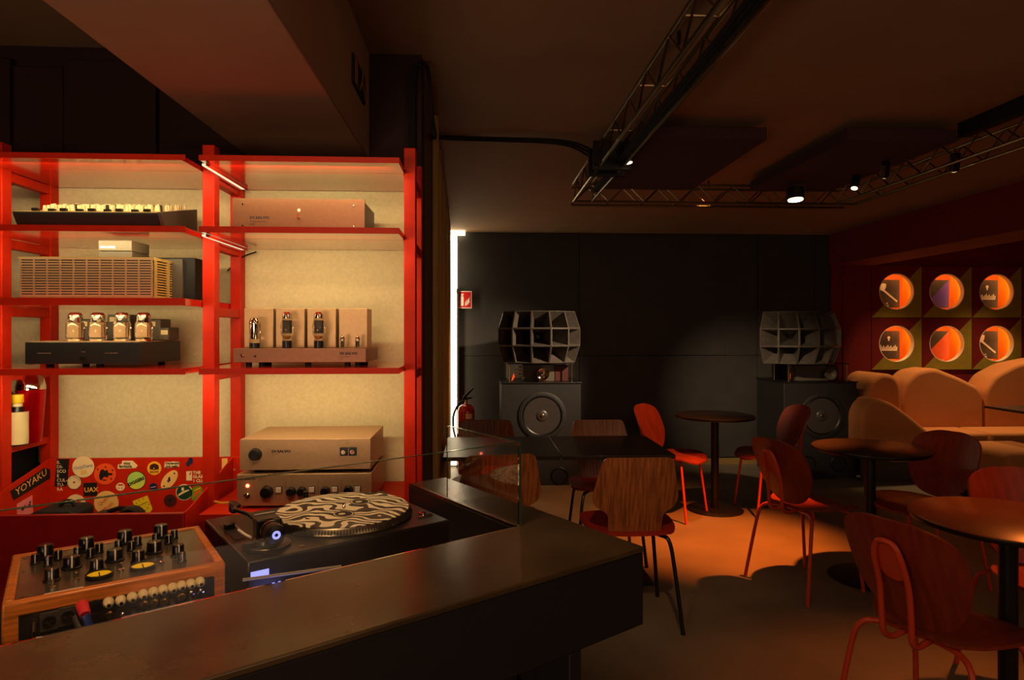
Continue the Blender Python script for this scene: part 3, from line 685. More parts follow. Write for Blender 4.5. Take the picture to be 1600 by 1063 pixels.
# ------------------------------------------------------------------ gear on the shelves
def local_front(u0, u1, v0, v1, Y):
    a = PY(u0, v0, Y); c = PY(u1, v1, Y); return a.x, c.x, c.z, a.z   # x0,x1,zbot,ztop
def knob(par, x, y, z, r, h, m='black_plastic', name='knob', axis='y', mark=None):
    mb = MB()
    if axis == 'y': mb.lathe([(0, 0), (r*1.05, 0), (r, -h*.25), (r*.86, -h*.9), (r*.8, -h), (0, -h)], (x, y, z), n=20, axis='y')
    else: mb.lathe([(0, 0), (r*1.12, 0), (r*1.1, h*.12), (r*.92, h*.2), (r*.88, h*.93), (r*.8, h), (0, h)], (x, y, z), n=20)
    k = obj(name, mb, m, par)
    if mark:
        if axis == 'z': obj('pointer', MB().box(x-r*.08, x+r*.08, y-r*.85, y-r*.1, z+h, z+h+.0006).box(x-r*.08, x+r*.08, y-r*1.0, y-r*.88, z+h*.2, z+h), mark, k)
    return k
def foot(par, x, y, z0, z1, r=.012): obj('foot', MB().cyl((x, y, z0), (x, y, z1), r, n=14), 'rubber', par)

# right bay, second shelf: long silver amplifier
x0, x1, z0, z1 = local_front(363, 570, 309.5, 351, 1.93)
zs = SH[2][0]
t = thing('power_supply', 'long bronze-silver amplifier unit with glowing lamp alone on the upper right shelf', 'amplifier', (x0, 1.93, zs))
W = x1-x0; H = z1-zs
obj('faceplate', MB().box(0, W, 0, .005, .006, H), 'alu_dark', t, bevel=.0008)
obj('casing', MB().box(.010, W-.004, .005, .20, .004, H-.004), 'black_metal', t, bevel=.001)
foot(t, .03, .03, 0, .005); foot(t, W-.03, .03, 0, .005); foot(t, .03, .17, 0, .005); foot(t, W-.03, .17, 0, .005)
for fx, fz in ((.08, .83), (.08, .2), (.915, .81), (.915, .2)): obj('screw', MB().lathe([(0, -.003), (.0025, -.0025), (.0035, 0), (0, 0)], (W*fx, 0, H*fz), n=12, axis='y'), 'chrome', t)
obj('indicator', MB().lathe([(0, -.003), (.003, -.002), (.0045, 0)], (W*.5, 0, H*.66), n=12, axis='y'), 'led_red', t)
obj('toggle', MB().cyl((W*.5, 0, H*.44), (W*.5, -.006, H*.44), .004, n=10).cyl((W*.5, -.006, H*.44), (W*.498, -.013, H*.5), .0022, n=8), 'chrome', t)
text('DI SALVO', H*.105, 'print_dark', t, (W*.13, -.0005, H*.40), sx=1.25, bold=.0004)
text('POWER AMPLIFIER', H*.055, 'print_dark', t, (W*.13, -.0005, H*.30)); text('300B', H*.07, 'print_dark', t, (W*.13, -.0005, H*.22))

def bulb(par, x, y, z, r, h, kind, name='valve'):
    """glass valve with base, getter top and inner plates"""
    if kind == 'big':
        g = obj(name, MB().lathe([(r*.80, 0), (r, h*.12), (r*1.02, h*.45), (r*.98, h*.60), (r*.80, h*.68), (r*.80, h*.9), (r*.55, h*.985), (0, h)], (x, y, z), n=24), 'tube_glass', par)
        obj('getter_top', MB().lathe([(r*.76, h*.80), (r*.76, h*.9), (r*.52, h*.97), (0, h*.98)], (x, y, z), n=20), 'getter', g)
        obj('anode', MB().box(x-r*.5, x+r*.5, y-r*.3, y+r*.3, z+h*.14, z+h*.62).box(x-r*.62, x-r*.52, y-.002, y+.002, z+h*.14, z+h*.62).box(x+r*.52, x+r*.62, y-.002, y+.002, z+h*.14, z+h*.62), 'alu', g)
        obj('base', MB().lathe([(0, 0), (r*.9, 0), (r*.95, h*.06), (0, h*.07)], (x, y, z), n=20), 'chrome', g)
    elif kind == 'coke':
        g = obj(name, MB().lathe([(r*.75, h*.2), (r*.8, h*.28), (r*1.12, h*.42), (r*1.15, h*.62), (r*.85, h*.78), (r*.82, h*.94), (r*.5, h*.995), (0, h)], (x, y, z), n=24), 'tube_glass', par)
        obj('base', MB().lathe([(0, 0), (r*.85, 0), (r*.85, h*.2), (r*.5, h*.21), (0, h*.21)], (x, y, z), n=20), 'black_plastic', g)
        obj('getter_top', MB().lathe([(r*.79, h*.82), (r*.78, h*.93), (r*.48, h*.985), (0, h*.99)], (x, y, z), n=20), 'getter', g)
        obj('anode', MB().box(x-r*.55, x+r*.55, y-r*.28, y+r*.28, z+h*.42, z+h*.76), 'dark_grey', g)
        obj('getter_cup', MB().lathe([(r*.55, h*.34), (r*.4, h*.27), (0, h*.25)], (x, y, z), n=16), 'brass', g)
    elif kind == 'straight':
        g = obj(name, MB().lathe([(r*.95, h*.17), (r, h*.2), (r, h*.86), (r*.75, h*.96), (0, h)], (x, y, z), n=24), 'tube_glass', par)
        obj('base', MB().lathe([(0, 0), (r*.95, 0), (r*.95, h*.17), (0, h*.175)], (x, y, z), n=20), 'black_plastic', g)
        obj('getter_top', MB().lathe([(r*.95, h*.80), (r*.95, h*.86), (r*.7, h*.95), (0, h*.98)], (x, y, z), n=20), 'getter', g)
        obj('anode', MB().cyl((x, y, z+h*.3), (x, y, z+h*.78), r*.62, n=14), 'chrome', g)
    else:
        g = obj(name, MB().lathe([(r, 0), (r, h*.75), (r*.6, h*.9), (0, h)], (x, y, z), n=16), 'tube_glass', par)
        obj('getter_top', MB().lathe([(r*.9, h*.6), (r*.9, h*.75), (r*.55, h*.88), (0, h*.95)], (x, y, z), n=14), 'getter', g)
        obj('anode', MB().cyl((x, y, z+h*.1), (x, y, z+h*.5), r*.5, n=10), 'dark_grey', g)
    return g

# right bay, third shelf: valve amplifier with four transformer cans
x0, x1, z0, z1 = local_front(364, 572, 545, 570, 1.91)
zs = SH[4][0]
t = thing('valve_amplifier', 'silver valve amplifier with four square cans and glass valves on the right shelf', 'amplifier', (x0, 1.91, zs))
W = x1-x0; zc0 = .012; H = z1-zs
obj('chassis', MB().box(0, W, 0, .22, zc0, H), 'alu_dark', t, bevel=.0012)
for fx in (.1, .2, .55, .85, .93): foot(t, W*fx, .02, 0, zc0, .009)
foot(t, W*.1, .19, 0, zc0); foot(t, W*.9, .19, 0, zc0)
for (u0, u1) in ((381.5, 427), (431, 476), (480, 525), (529.5, 574)):
    c0, c1, q0, q1 = local_front(u0, u1, 482, 540, 2.0)
    obj('transformer_can', MB().box(c0-x0, c1-x0, .09, .17, H, q1-zs), 'alu', t, bevel=.0015)
zb_ = zs+H
def vv(u, vt, vb, r, kind):
    p = PY(u, vb, 1.955); q = PY(u, vt, 1.955)
    bulb(t, p.x-x0, .045, H, r, q.z-zb_, kind)
vv(398, 496, 543, .016, 'straight'); vv(448.5, 487.5, 543, .0165, 'coke'); vv(498, 487.5, 543, .0165, 'coke')
vv(535, 523, 543, .0072, 'mini'); vv(558.5, 523, 543, .0072, 'mini')
obj('toggle', MB().cyl((W*.073, 0, H*.6), (W*.073, -.006, H*.6), .0045, n=10).cyl((W*.073, -.006, H*.6), (W*.07, -.014, H*.68), .0022, n=8), 'chrome', t)
obj('indicator', MB().cyl((W*.165, 0, H*.58), (W*.165, -.004, H*.58), .003, n=10), 'print_dark', t)
text('DI SALVO', H*.19, 'print_dark', t, (W*.80, -.0005, H*.66), sx=1.2, bold=.0005); text('VALVE AMPLIFIER', H*.08, 'print_dark', t, (W*.80, -.0005, H*.52)); text('SE 300', H*.07, 'print_dark', t, (W*.80, -.0005, H*.40))

# right bay, bottom: two silver preamplifiers, one on the other
Yq = 1.875
x0, x1, z0, z1 = local_front(370, 580, 742, 793, Yq)
zs = zA
t = thing('preamplifier', 'silver preamplifier with black knobs and square buttons, standing directly on the bottom red shelf', 'amplifier', (x0, Yq, zs))
W = x1-x0; H = z1-zs; zlo = .008
obj('casing', MB().box(0, W, 0, .27, zlo, H), 'alu', t, bevel=.0012)
for fx in (.08, .9):
    foot(t, W*fx, .03, 0, zlo); foot(t, W*fx, .23, 0, zlo)
Z = lambda v: PY(450, v, Yq).z - zs
Xx = lambda u: PY(u, 760, Yq).x - x0
knob(t, Xx(417), 0, Z(768), .0175, .020); knob(t, Xx(455), 0, Z(768), .0135, .018); knob(t, Xx(471.5), 0, Z(768), .0135, .018); knob(t, Xx(508), 0, Z(768), .0135, .018); knob(t, Xx(544), 0, Z(767), .0135, .018)
for u in (435.5, 487, 523, 558.5):
    b_ = obj('button_frame', MB().box(Xx(u)-.0092, Xx(u)+.0092, -.003, 0, Z(765)-.0092, Z(765)+.0092), 'black_plastic', t, bevel=.0005)
    obj('button', MB().box(Xx(u)-.0074, Xx(u)+.0074, -.007, -.003, Z(765)-.0074, Z(765)+.0074), 'white_plastic', b_, bevel=.0005)
obj('indicator', MB().lathe([(0, -.005), (.004, -.004), (.0055, 0)], (Xx(386.5), 0, Z(758.5)), n=12, axis='y'), 'led_red', t)
obj('toggle', MB().cyl((Xx(387), 0, Z(773)), (Xx(387), -.006, Z(773)), .007, n=12).cyl((Xx(387), -.006, Z(773)), (Xx(386), -.018, Z(771)), .0035, n=8), 'chrome', t)
text('DI SALVO', .0080, 'print_dark', t, (Xx(375), -.0005, Z(749)), sx=1.25, bold=.0004); text('PREAMPLIFIER', .003, 'print_dark', t, (Xx(404), -.0005, Z(747.5))); text('MODEL 2', .003, 'print_dark', t, (Xx(404), -.0005, Z(750)))
for u, s_, v in ((417, 'VOLUME', 781), (472, 'INPUT', 754.5), (516, 'PHONO', 754), (550, 'LINE', 753.5), (436, 'MUTE', 781)): text(s_, .0028, 'print_dark', t, (Xx(u), -.0005, Z(v)), align='CENTER')
obj('seam', MB().box(Xx(446)-.0003, Xx(446)+.0003, -.0004, .0, Z(785), Z(752)).box(Xx(497)-.0003, Xx(497)+.0003, -.0004, .0, Z(785), Z(752)).box(Xx(533)-.0003, Xx(533)+.0003, -.0004, .0, Z(785), Z(752)), 'print_dark', t)
zs2 = zs+H
x0, x1, z0, z1 = local_front(374.5, 579, 687, 733, Yq+.008)
t = thing('preamplifier', 'silver preamplifier with one large knob and two sockets, stacked on another', 'amplifier', (x0, Yq+.008, zs2))
W = x1-x0; H = z1-zs2; zlo = z0-zs2
obj('casing', MB().box(0, W, 0, .25, zlo, H), 'alu', t, bevel=.0012)
for fx in (.11, .88):
    foot(t, W*fx, .04, 0, zlo); foot(t, W*fx, .21, 0, zlo)
Z = lambda v: PY(450, v, Yq).z - zs2
Xx = lambda u: PY(u, 760, Yq).x - x0
knob(t, Xx(398), 0, Z(710.5), .0175, .020)
for u in (536.5, 550.5):
    b_ = obj('socket', MB().box(Xx(u)-.0118, Xx(u)+.0118, -.002, 0, Z(707.5)-.0125, Z(707.5)+.0125), 'black_plastic', t, bevel=.001)
    obj('ring', MB().cyl((Xx(u), -.002, Z(707.5)), (Xx(u), -.010, Z(707.5)), .0065, n=14), 'chrome', b_)
    obj('plug_core', MB().cyl((Xx(u), -.010, Z(707.5)), (Xx(u), -.012, Z(707.5)), .0035, n=10), 'white_plastic' if u < 540 else 's_redtext', b_)
text('DI SALVO', .0100, 'print_dark', t, (Xx(423), -.0005, Z(708)), sx=1.25, bold=.0005); text('PREAMPLIFIER', .003, 'print_dark', t, (Xx(423), -.0005, Z(711))); text('PH-1', .003, 'print_dark', t, (Xx(423), -.0005, Z(714)))
text('MM/MC', .003, 'print_dark', t, (Xx(543), -.0005, Z(695)), align='CENTER'); text('BALANCE', .003, 'print_dark', t, (Xx(398), -.0005, Z(724.5)), align='CENTER')
for k in range(7):
    a_ = radians(-60+40*k-30); obj('dial_mark', MB().box(-.0005, .0005, -.0004, 0, -.0007, .0007), 'print_dark', t, loc=(Xx(398)+.0245*cos(a_+.5), 0, Z(711)+.0245*abs(sin(a_+.5))))

# left bay, top: wedge-shaped analogue mixing desk
YM = 1.90
x0, x1, z0, z1 = local_front(19, 246, 339, 347, YM)
zs = SH[2][0]
t = thing('mixing_desk', 'low wedge-shaped mixing desk crowded with cream knobs on the top left shelf', 'mixer', (x0, YM, zs))
W = x1-x0; H = z1-zs+.006; D = .235
obj('casing', MB().prism([(.0, .045), (.02, .012), (.03, .0), (D, .0), (D, .098), (0, .050)], 'x', 0.0, W), 'black_matte', t, bevel=.0015)
obj('end_cheek', MB().prism([(.0, .046), (.02, .012), (.03, .0), (D, .0), (D, .104), (0, .052)], 'x', W, W+.012), 'dark_grey', t, bevel=.0015)
obj('faceplate', MB().prism([(.004, .050), (D-.004, .097), (D-.004, .099), (.004, .052)], 'x', .006, W-.004), 'vent_side', t)
kb = MB().lathe([(0, 0), (.0058, 0), (.0052, .004), (.0042, .019), (0, .0195)], n=10); kn = bpy.data.meshes.new('knob'); kb.bm.to_mesh(kn); kn.materials.append(M('cream'))
kn2 = kn.copy(); kn2.materials[0] = M('black_plastic')
fd = MB().box(-.009, .009, -.005, .005, 0, .008); fm = bpy.data.meshes.new('fader'); fd.bm.to_mesh(fm); fm.materials.append(M('black_plastic'))
for r_ in range(9):
    y_ = .05+r_*.021; z_ = .052+(.047/.227)*(y_-.004)
    for c_ in range(20):
        x_ = .028+c_*(W-.05)/19
        if x_ < .03+(0.02 if r_ == 0 else 0): continue
        o = linked('knob', kn if (r_*3+c_) % 11 else kn2, t, (x_+.003*((r_*5+c_) % 3-1), y_, z_), sc=(1, 1, .8+.3*((r_*7+c_*3) % 5)/5))
for c_ in range(9):
    linked('fader', fm, t, (.05+c_*(W-.09)/8, .022+.010*(c_ % 2), .056))
# left bay, middle: amplifier in slotted cover
YV = 1.86
x0, x1, z0, z1 = local_front(28.5, 240.5, 402, 465, YV)
zs = SH[3][0]
t = thing('slotted_cover_amplifier', 'wide amplifier in a pinkish metal cover full of horizontal slots on the left shelf', 'amplifier', (x0, YV, zs))
W = x1-x0; H = z1-zs; D = .17
mb = MB(); nc, nr = 10, 14; mg = .006; cw = (W-2*mg)/nc; rh = (H-2*mg)/nr
mb.box(0, W, 0, .003, 0, mg).box(0, W, 0, .003, H-mg, H)
for c_ in range(nc+1): mb.box(max(0, mg+c_*cw-.0022), min(W, mg+c_*cw+.0022), 0, .003, mg, H-mg)
obj('cover_front', mb, 'vent_metal', t)
mb = MB()
for r_ in range(nr): mb.box(mg, W-mg, .0005, .0030, mg+r_*rh, mg+(r_+.64)*rh)
obj('slats', mb, 'vent_metal', t, kind='stuff')
mb = MB().box(W-.003, W, .003, D, 0, mg).box(W-.003, W, .003, D, H-mg, H)
for y_ in (.003, D*.5-.008, D-.016): mb.box(W-.003, W, y_, y_+.016, mg, H-mg)
for r_ in range(nr): mb.box(W-.003, W-.0005, .003, D, mg+r_*rh, mg+(r_+.5)*rh)
obj('cover_side', mb, 'vent_side', t)
obj('cover_top', MB().box(0, W, 0, D, H, H+.002), 'vent_side', t)
obj('inner_casing', MB().box(.006, W-.006, .006, D, .002, H-.002), 'dark_grey', t)
# black box behind it to the right
c0 = PY(256, 400, 1.99).x
o = thing('black_enclosure', 'plain black box standing right of the slotted amplifier', 'box', (c0-.02, 1.98, zs))
obj('body', MB().box(0, PY(305, 404, 1.98).x-c0+.02, 0, .17, 0, PY(290, 403, 1.98).z-zs), 'black_matte', o, bevel=.002)
obj('front_cover', MB().box(.002, PY(288, 404, 1.98).x-c0+.02, -.012, 0, .003, PY(290, 403.5, 1.97).z-zs-.003), 'dark_grey', o, bevel=.001)
c0, c1, z0, z1 = local_front(160, 211.5, 377, 401, 1.92)
zz = zs+H+.002
o = thing('small_metal_box', 'small two-tone metal box with pale lettering on top of the slotted amplifier', 'box', (c0, 1.90, zz))
obj('body', MB().box(0, c1-c0, .002, .10, .003, .021), 'dark_grey', o, bevel=.001)
obj('lid', MB().box(0, c1-c0, 0, .10, .0225, z1-zz), 'trafo', o, bevel=.001)
obj('base_plate', MB().box(-.003, c1-c0, .004, .11, 0, .003), 'dark_grey', o)
text('ISOLATOR', .0085, 'white_plastic', o, (.005, -.0006, .030), sx=1.05, bold=.0006)
# left bay, third shelf: black valve amplifier
x0, x1, z0, z1 = local_front(39, 221, 535, 571, 1.89)
zs = SH[4][0]
t = thing('valve_amplifier', 'black valve amplifier with four large glass valves in a row on the left shelf', 'amplifier', (x0, 1.89, zs))
W = x1-x0; H = z1-zs; D = .30
fh = .010
obj('casing', MB().box(0, W, 0, D*.8, fh, H), 'black_metal', t, bevel=.001)
obj('top_plate', MB().box(.012, W-.006, .002, D*.78, H, H+.003), 'alu', t)
foot(t, .05, .03, 0, fh, .010); foot(t, .19, .03, 0, fh, .010); foot(t, W-.04, .2, 0, fh, .010); foot(t, .05, .2, 0, fh, .010)
for k, u in enumerate((116.5, 152, 190, 224)):
    p = PY(u, 530, 1.935); q = PY(u, 488, 1.935)
    bulb(t, p.x-x0-.004, .055, H+.003, .0235, q.z-zs-H-.003, 'big')
for (u0, u1, v0) in ((131, 150, 499), (150, 178, 503), (176, 212, 492), (236, 258, 499), (255, 271, 512)):
    a = PY(u0, v0, 2.05); c = PY(u1, v0, 2.05)
    tf = obj('transformer', MB().box(a.x-x0, min(c.x-x0, W+.03), .13, .20, H+.003, a.z-zs), 'trafo', t, bevel=.004)
    obj('label', MB().box(a.x-x0+.008, a.x-x0+.028, .1285, .13, a.z-zs-.022, a.z-zs-.008), 'paper', tf)
text('STEREO TUBE AMPLIFIER', .0034, 'print_grey', t, (.034, -.0006, H*.55)); text('SINGLE TUBE AMPLIFIER', .0034, 'print_grey', t, (.22, -.0006, H*.55)); text('POWER', .0032, 'print_grey', t, (W*.5, -.0006, H*.6), align='CENTER')
obj('power_switch', MB().box(W*.5-.011, W*.5+.008, -.003, 0, H*.26, H*.42), 'black_plastic', t, bevel=.001)
obj('switch_frame', MB().box(W*.5-.011, W*.5+.008, -.0036, 0, H*.42, H*.45), 'steel', t)
obj('indicator', MB().cyl((W*.5, 0, H*.85), (W*.5, -.002, H*.85), .002, n=8), 'steel', t)

# bottles on the side shelf at the far left
zsb = zbot
p = PY(48, 650, 2.07)
sh = thing('cocktail_shaker', 'red metallic cocktail shaker with chrome shoulder on the side shelf at far left', 'shaker', (p.x, 2.07, zsb))
obj('body', MB().lathe([(0, 0), (.026, 0), (.030, .01), (.040, .165)], n=28), 'shaker_red', sh)
obj('shoulder', MB().lathe([(.040, .165), (.040, .175), (.034, .20), (.020, .212), (.017, .216), (.017, .222)], n=28), 'chrome', sh)
obj('cap', MB().lathe([(.017, .222), (.019, .226), (.019, .236), (.012, .243), (0, .244)], n=20), 'chrome', sh)
p = PY(27, 650, 2.02)
bt = thing('bitters_bottle', 'small dark bottle with yellow cap and paper wrap beside the red shaker', 'bottle', (p.x, 2.02, zsb))
obj('glass_body', MB().lathe([(0, 0), (.026, 0), (.027, .01), (.027, .09), (.014, .11), (.0135, .128), (0, .128)], n=20), 'black_plastic', bt)
obj('paper_wrap', MB().lathe([(.0278, .004), (.0285, .02), (.0282, .05), (.0285, .10), (.0292, .102)], n=20), 'paper', bt, label='loose pale paper wrap')
obj('neck_label', MB().lathe([(.0138, .108), (.0138, .127)], n=20), 's_cream', bt)
obj('cap', MB().lathe([(.0155, .128), (.0165, .13), (.0165, .152), (.015, .154), (0, .154)], n=20), 'yellow', bt)
p = PY(15, 620, 2.10)
bt = thing('dark_bottle', 'tilted black bottle neck behind the yellow-capped bottle at far left', 'bottle', (p.x-.03, 2.12, zsb))
bo = obj('glass_body', MB().lathe([(0, 0), (.036, 0), (.037, .12), (.015, .16), (.014, .225), (0, .225)], n=20), 'black_plastic', bt)

# ================================================================== BAR COUNTER
HB = .45; ZBAR = EYE-HB
BA = radians(37-3.03)
bl = CW(.0175, 1.48)
bar = thing('bar_counter', 'long dark stone-topped bar counter with a sunken well for the record players', 'counter', (bl.x, bl.y, 0), BA)
BL = -1.75
top = [(BL, -.27), (.122, -.27), (.122, .53), (0, .53), (0, 0), (BL, 0)]
obj('countertop', MB().prism(top, 'z', ZBAR-.012, ZBAR), 'counter', bar, bevel=.003)
obj('apron', MB().prism([(BL, -.268), (.120, -.268), (.120, .528), (.002, .518), (.002, -.002), (BL, -.002)], 'z', ZBAR-.163, ZBAR-.0125), 'counter_side', bar, bevel=.002)
obj('edge_strip', MB().prism([(-.010, .0), (-.002, 0), (-.002, .52), (-.010, .52)], 'z', ZBAR-.006, ZBAR+.001).box(-.010, -.002, .515, .522, ZBAR-.12, ZBAR), 'steel', bar)
obj('well_liner', MB().prism([(-.012, .0), (.0, 0), (.0, .52), (-.012, .52)], 'z', ZBAR-.13, ZBAR-.0065), 'black_metal', bar)
obj('desk', MB().box(BL, -.002, .0, .46, .835, .865), 'black_matte', bar, bevel=.002)
obj('leg_panel', MB().box(-.085, -.055, -.266, .0, 0, ZBAR-.165), 'counter_side', bar, bevel=.002)
obj('leg_panel', MB().box(BL, -.10, -.12, -.10, 0, ZBAR-.165), 'counter_side', bar)
obj('leg_panel', MB().box(-.085, -.055, .0, .5, 0, .83), 'counter_side', bar)
# glass screens
gl = thing('glass_screen', 'clear glass screen standing along the inner edge of the bar counter', 'screen', (bl.x, bl.y, ZBAR), BA)
GH = .193
obj('pane', MB().box(BL, -.004, -.003, .003, .0, GH), 'glass', gl)
obj('edge', MB().box(BL, -.004, -.003, .003, GH+.0002, GH+.0016), 'glass_edge', gl)
obj('pane', MB().box(-.003, .003, .004, .32, .0, GH), 'glass', gl)
obj('edge', MB().box(-.003, .003, .0035, .32, GH+.0002, GH+.0016).box(-.003, .003, -.003, .0035, 0, GH+.001).box(-.003, .003, .3202, .3216, 0, GH), 'glass_edge', gl)

# ================================================================== TURNTABLE
HT = .44; ZT_ = EYE-HT
TA = radians(37.6-3.03)
Np = CW((386-800)/361*HT, 1000/361*HT)
tt = thing('turntable', 'black direct-drive turntable in the well of the bar counter', 'turntable', (Np.x, Np.y, .865), TA)
TH_ = ZT_-.865
LW, LD = .453, .353
obj('plinth', MB().box(0, LW, 0, LD, .028, TH_), 'black_plastic', tt, bevel=.004)
obj('base', MB().box(.004, LW-.004, .004, LD-.004, .014, .0275), 'rubber', tt, bevel=.002)
for x in (.04, LW-.04):
    for y in (.04, LD-.04): obj('foot', MB().lathe([(0, 0), (.022, 0), (.025, .013), (0, .014)], (x, y, 0), n=18), 'rubber', tt)
pc = Vector((.268, .178, 0)); R0 = .160
pl = obj('platter', MB().lathe([(0, TH_+.0005), (R0*.985, TH_+.0005), (R0, TH_+.003), (R0, TH_+.0045), (R0*.962, TH_+.0155), (R0*.955, TH_+.017), (0, TH_+.017)], pc, n=96), 'steel', tt)
dm = MB().box(-.0009, .0009, -.0011, .0011, 0, .0105)
dmesh = bpy.data.meshes.new('strobe_dot'); dm.bm.to_mesh(dmesh); dmesh.materials.append(M('black_matte'))
for k in range(150):
    a_ = 2*pi*k/150
    o = bpy.data.objects.new('strobe_dot', dmesh); COL.objects.link(o); o.parent = pl
    o.matrix_basis = Matrix.Translation(pc+Vector((R0*.9985*cos(a_), R0*.9985*sin(a_), TH_+.005))) @ Matrix.Rotation(a_, 4, 'Z') @ Matrix.Rotation(radians(-30), 4, 'Y')
rc = tt.matrix_basis
bpy.context.view_layer.update()
rp = tt.matrix_world @ Vector((pc.x, pc.y, TH_+.0172))
rec = thing('printed_record', 'black and cream zebra-patterned record lying on the turntable platter', 'record', rp, TA)
obj('disc', MB().lathe([(0, 0), (.152, 0), (.1525, .001), (.152, .002), (0, .002)], n=72), 'record_print', rec)
mb = MB()
for cx_, cy_, r_ in ((-.02, -.045, .024), (.055, .03, .024)):
    mb.prism(circ(cx_, cy_, r_, 24, r_*1.2), 'z', .0021, .0024)
obj('print', mb, 'print_dark', rec)
mb = MB()
for cx_, cy_, r_ in ((-.02, -.045, .022), (.055, .03, .022)):
    mb.prism(circ(cx_, cy_, r_, 24, r_*1.2), 'z', .0025, .0027)
obj('print', mb, 'cream', rec)
mb = MB()
for cx_, cy_, r_ in ((-.02, -.045, .019), (.055, .03, .019)):
    mb.prism(circ(cx_, cy_, r_, 24, r_*1.2), 'z', .0028, .0030)
obj('print', mb, 'print_dark', rec)
mb = MB()
for cx_, cy_, r_ in ((-.024, -.045, .008), (.051, .03, .008)):
    mb.prism(circ(cx_, cy_, r_, 16), 'z', .0031, .0033)
obj('print', mb, 'cream', rec)
obj('spindle', MB().lathe([(.004, TH_+.017), (.0036, TH_+.030), (.002, TH_+.033), (0, TH_+.0335)], pc, n=12), 'chrome', tt)
# tonearm group near corner (pivot at image-left, near the camera)
tb = Vector((.060, .075, TH_))
obj('arm_base', MB().lathe([(0, 0), (.047, 0), (.047, .004), (.040, .008), (.030, .008), (.028, .016), (0, .016)], tb, n=40), 'black_metal', tt)
obj('height_ring', MB().lathe([(.046, .0041), (.044, .006), (.041, .006)], tb, n=40).lathe([(.0282, .012), (.0282, .015), (.026, .0165), (0, .0166)], tb, n=32), 'steel', tt)
pv = tb+Vector((0, 0, .042))
obj('arm_housing', MB().box(tb.x+.006, tb.x+.024, tb.y-.020, tb.y+.022, TH_+.014, TH_+.056).box(tb.x-.024, tb.x+.024, tb.y-.008, tb.y+.022, TH_+.045, TH_+.057).box(tb.x-.024, tb.x-.012, tb.y-.008, tb.y+.02, TH_+.018, TH_+.05), 'black_plastic', tt, bevel=.003)
arm_pts = [pv+Vector(p) for p in ((0, -.03, -.006), (0, .0, -.006), (-.001, .08, -.006), (-.003, .13, -.006), (-.012, .165, -.006), (-.016, .185, -.006), (-.008, .215, -.005))]
obj('tonearm', MB().tube(spl(arm_pts), .0046, 10), 'black_metal', tt)
cw_ = pv+Vector((0, -.03, -.006))
k_ = obj('counterweight', MB().lathe([(0, -.026), (.012, -.027), (.019, -.024), (.020, -.016), (.020, .0), (.017, .004), (0, .004)], cw_, n=28, axis='y'), 'black_plastic', tt)
obj('ring', MB().lathe([(.0035, -.0275), (.0075, -.0285), (.0085, -.0272)], cw_, n=20, axis='y'), 'led_blue', k_)
obj('weight_ring', MB().lathe([(.0205, .0045), (.0205, .012), (0, .012)], cw_, n=28, axis='y'), 'steel', tt)
hs = pv+Vector((-.004, .235, -.008))
h_ = obj('headshell', MB().box(hs.x-.009, hs.x+.009, hs.y-.02, hs.y+.03, hs.z-.003, hs.z+.004), 'black_metal', tt, bevel=.002)
obj('cartridge', MB().box(hs.x-.008, hs.x+.008, hs.y-.002, hs.y+.026, hs.z-.02, hs.z-.0035), 'black_plastic', h_, bevel=.002)
obj('finger_lift', MB().tube([(hs.x-.008, hs.y+.02, hs.z+.002), (hs.x-.026, hs.y+.022, hs.z+.004), (hs.x-.040, hs.y+.022, hs.z+.010)], .0028, 8), 'amber', h_, label='amber finger lift')
obj('arm_rest', MB().box(tb.x-.006, tb.x+.008, tb.y+.075, tb.y+.083, TH_, TH_+.028), 'black_plastic', tt, bevel=.001)
obj('cue_lever', MB().tube([(tb.x-.03, tb.y+.01, TH_+.02), (tb.x-.036, tb.y+.035, TH_+.022), (tb.x-.040, tb.y+.065, TH_+.024)], .0026, 8), 'white_plastic', tt)
obj('anti_skate_dial', MB().lathe([(0, 0), (.012, 0), (.012, .016), (0, .016)], tb+Vector((-.038, -.004, 0)), n=20), 'black_plastic', tt)
# pitch fader
fx, fy = .016, .15
obj('pitch_slot', MB().box(fx, fx+.022, fy, fy+.13, TH_, TH_+.0012), 'black_metal', tt)
obj('pitch_fader', MB().box(fx+.0, fx+.022, fy+.085, fy+.100, TH_+.0015, TH_+.012), 'black_plastic', tt, bevel=.002)
mb = MB()
for k in range(11): mb.box(fx+.026, fx+.031, fy+.01+k*.011, fy+.012+k*.011, TH_, TH_+.0004)
obj('scale', mb, 'white_plastic', tt)
obj('name_plate', MB().box(.10, .15, LD-.035, LD-.031, TH_, TH_+.0005), 'white_plastic', tt)
obj('target_light', MB().cyl((.235, LD-.012, TH_), (.235, LD-.012, TH_+.032), .0065, n=14), 'black_plastic', tt)
obj('start_button', MB().box(LW-.05, LW-.022, LD-.05, LD-.022, TH_, TH_+.002), 'steel', tt, bevel=.0005)
s_ = obj('speed_buttons', MB().box(LW-.05, LW-.034, .055, .063, TH_, TH_+.003).box(LW-.03, LW-.014, .055, .063, TH_, TH_+.003).cyl((LW-.032, .075, TH_), (LW-.032, .075, TH_+.006), .009, n=14), 'chrome', tt)
obj('adapter_well', MB().cyl((.115, .03, TH_), (.115, .03, TH_+.001), .006, n=14), 'steel', tt)
obj('rear_label', MB().box(.006, .040, -.0008, 0, .082, .095), 'led_blue', tt, label='pale blue glowing label')
bpy.context.view_layer.update()
pb_ = tt.matrix_world @ Vector((.06, -.070, .012))
light('POINT', 'deck_blue_fill', pb_, .22, (.3, .3, 1), shadow_soft_size=.03)  # hidden fill added to tint the turntable's rear face blue
